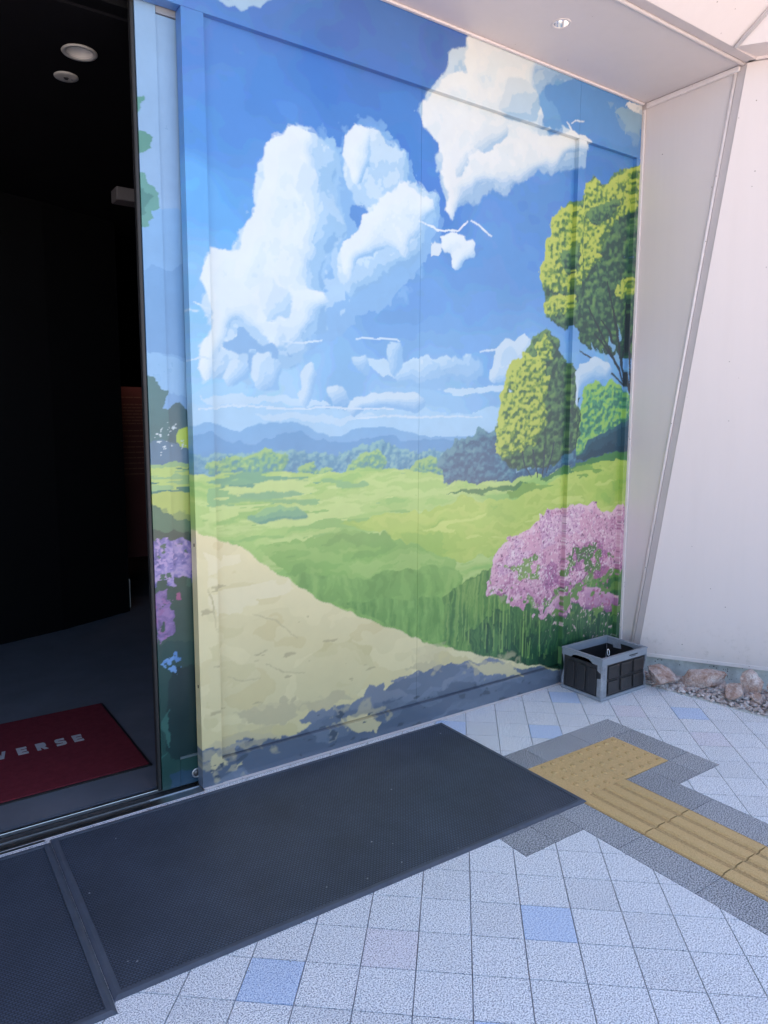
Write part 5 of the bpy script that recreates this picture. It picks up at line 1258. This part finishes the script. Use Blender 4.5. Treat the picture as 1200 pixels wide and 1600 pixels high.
# ------------------------------------------------------------------ GRAVEL BED with larger stones
def stone_bm(rad, squash, seed, sub=3, rough=.22):
    r = random.Random(seed)
    bm = bmesh.new()
    bmesh.ops.create_icosphere(bm, subdivisions=sub, radius=1)
    planes = [(Vector((r.gauss(0, 1), r.gauss(0, 1), r.gauss(0, 1))).normalized(), r.uniform(.40, .80)) for _ in range(14)]
    from mathutils import noise as mn
    off = Vector((r.uniform(0, 50), r.uniform(0, 50), 0))
    for v in bm.verts:
        p = v.co.copy()
        for n_, d_ in planes:
            e = p.dot(n_) - d_
            if e > 0: p -= n_ * e * .985
        p += v.co * rough * .22 * mn.noise(p * 2.1 + off) + v.co * .045 * mn.noise(p * 6 + off)
        v.co = Vector((p.x * squash[0], p.y * squash[1], p.z * squash[2])) * rad
    return bm
ROCKS = [
 # x, y, radius, (sx, sy, sz), yaw, tilt, label
 (3.575, 2.375, .092, (.95, 1.0, .86), -.5, .1, 'large rounded pale pink stone beside the crate'),
 (3.690, 2.205, .118, (1.25, .55, .66), -1.2, -.5, 'long brown and pink stone lying diagonally among the pebbles'),
 (3.720, 2.005, .080, (1.1, .9, .74), .7, .1, 'squat brown edged stone in the middle of the gravel'),
 (3.820, 1.975, .084, (.95, .9, 1.05), .3, .2, 'blocky upright pink stone against the concrete plinth'),
 (3.880, 1.870, .088, (.95, .95, 1.02), 1.1, .0, 'big pinkish stone cut by the right edge of the photo'),
 (3.712, 1.800, .034, (1, 1, .85), .2, .0, 'small round reddish stone at the front edge of the gravel'),
 (3.775, 2.12, .050, (1.2, .8, .8), .4, .25, 'small pale angular stone tucked behind the long diagonal stone'),
 (3.745, 1.905, .042, (1.1, .9, .8), -.4, .2, 'small pinkish stone in front of the blocky upright stone'),
 (3.640, 2.36, .040, (1.1, .8, .7), .9, .3, 'small brownish stone between the two largest stones'),
]
for k, (x, y, r, sq, yaw, tilt, lab) in enumerate(ROCKS):
    bm = stone_bm(r, sq, 40 + k, 4)
    zmin = -.02
    bmesh.ops.scale(bm, vec=(1.04, 1.04, 1.04), verts=bm.verts)
    o = link('rock', bm_mesh(bm, 'rock', False), M['rock'])
    o.location = (x, y, .018 + r * sq[2] * .66)
    o.rotation_euler = (tilt, tilt * .5, yaw)
    tag(o, lab, 'stone')
# pebbles heaped on the bed
protos = []
for k in range(7):
    b_ = stone_bm(1, (1.15, .9, .7), 90 + k, 1, .5)
    b_.verts.ensure_lookup_table()
    vv = np.array([v.co[:] for v in b_.verts]); ff = np.array([[v.index for v in f.verts] for f in b_.faces])
    b_.free(); protos.append((vv, ff))
V = []; Fc = []; tone = []; nv = 0
rp = np.random.RandomState(5)
edge = (G1 - G0)
for k in range(2600):
    t = rp.uniform(-.02, 1.9); w = rp.uniform(0, 1) ** .9
    p = G0 + edge * t
    width = .10 + .30 * t + .02
    p = p - GN * (w * min(width, .75))
    base = .004 + .032 * min(1, w * width * 6)
    r = rp.uniform(.010, .022) * (1.0 if w > .06 else .7)
    if k % 9 == 0: r *= 1.4
    vv, ff = protos[k % 7]
    e = Euler((rp.uniform(-.6, .6), rp.uniform(-.6, .6), rp.uniform(0, 6.3))).to_matrix()
    q = vv @ np.array(e).T * r + np.array([p.x, p.y, base + rp.uniform(-.008, .010)])
    V.append(q); Fc.append(ff + nv); nv += len(vv); tone.append(np.full(len(vv), rp.beta(2.2, 1.6)))
V = np.concatenate(V); Fc = np.concatenate(Fc)
me = bpy.data.meshes.new('gravel')
me.from_pydata(V.tolist(), [], Fc.tolist())
at = me.attributes.new('tone', 'FLOAT', 'POINT'); at.data.foreach_set('value', np.concatenate(tone).astype(np.float32))
o = link('gravel', me, M['pebble']); tag(o, kind='stuff')
bm = bmesh.new()
add_prism(bm, [(G0.x + .002, G0.y + .3, -.028), (G0.x + .002, G0.y, -.028), (G1.x + .12, G1.y - .9, -.028), (5.2, .6, -.028), (4.1, 2.75, -.028)], (0, 0, .03))
o = link('gravel_soil', bm_mesh(bm, 'gravel_soil'), M['concrete']); tag(o, kind='structure')
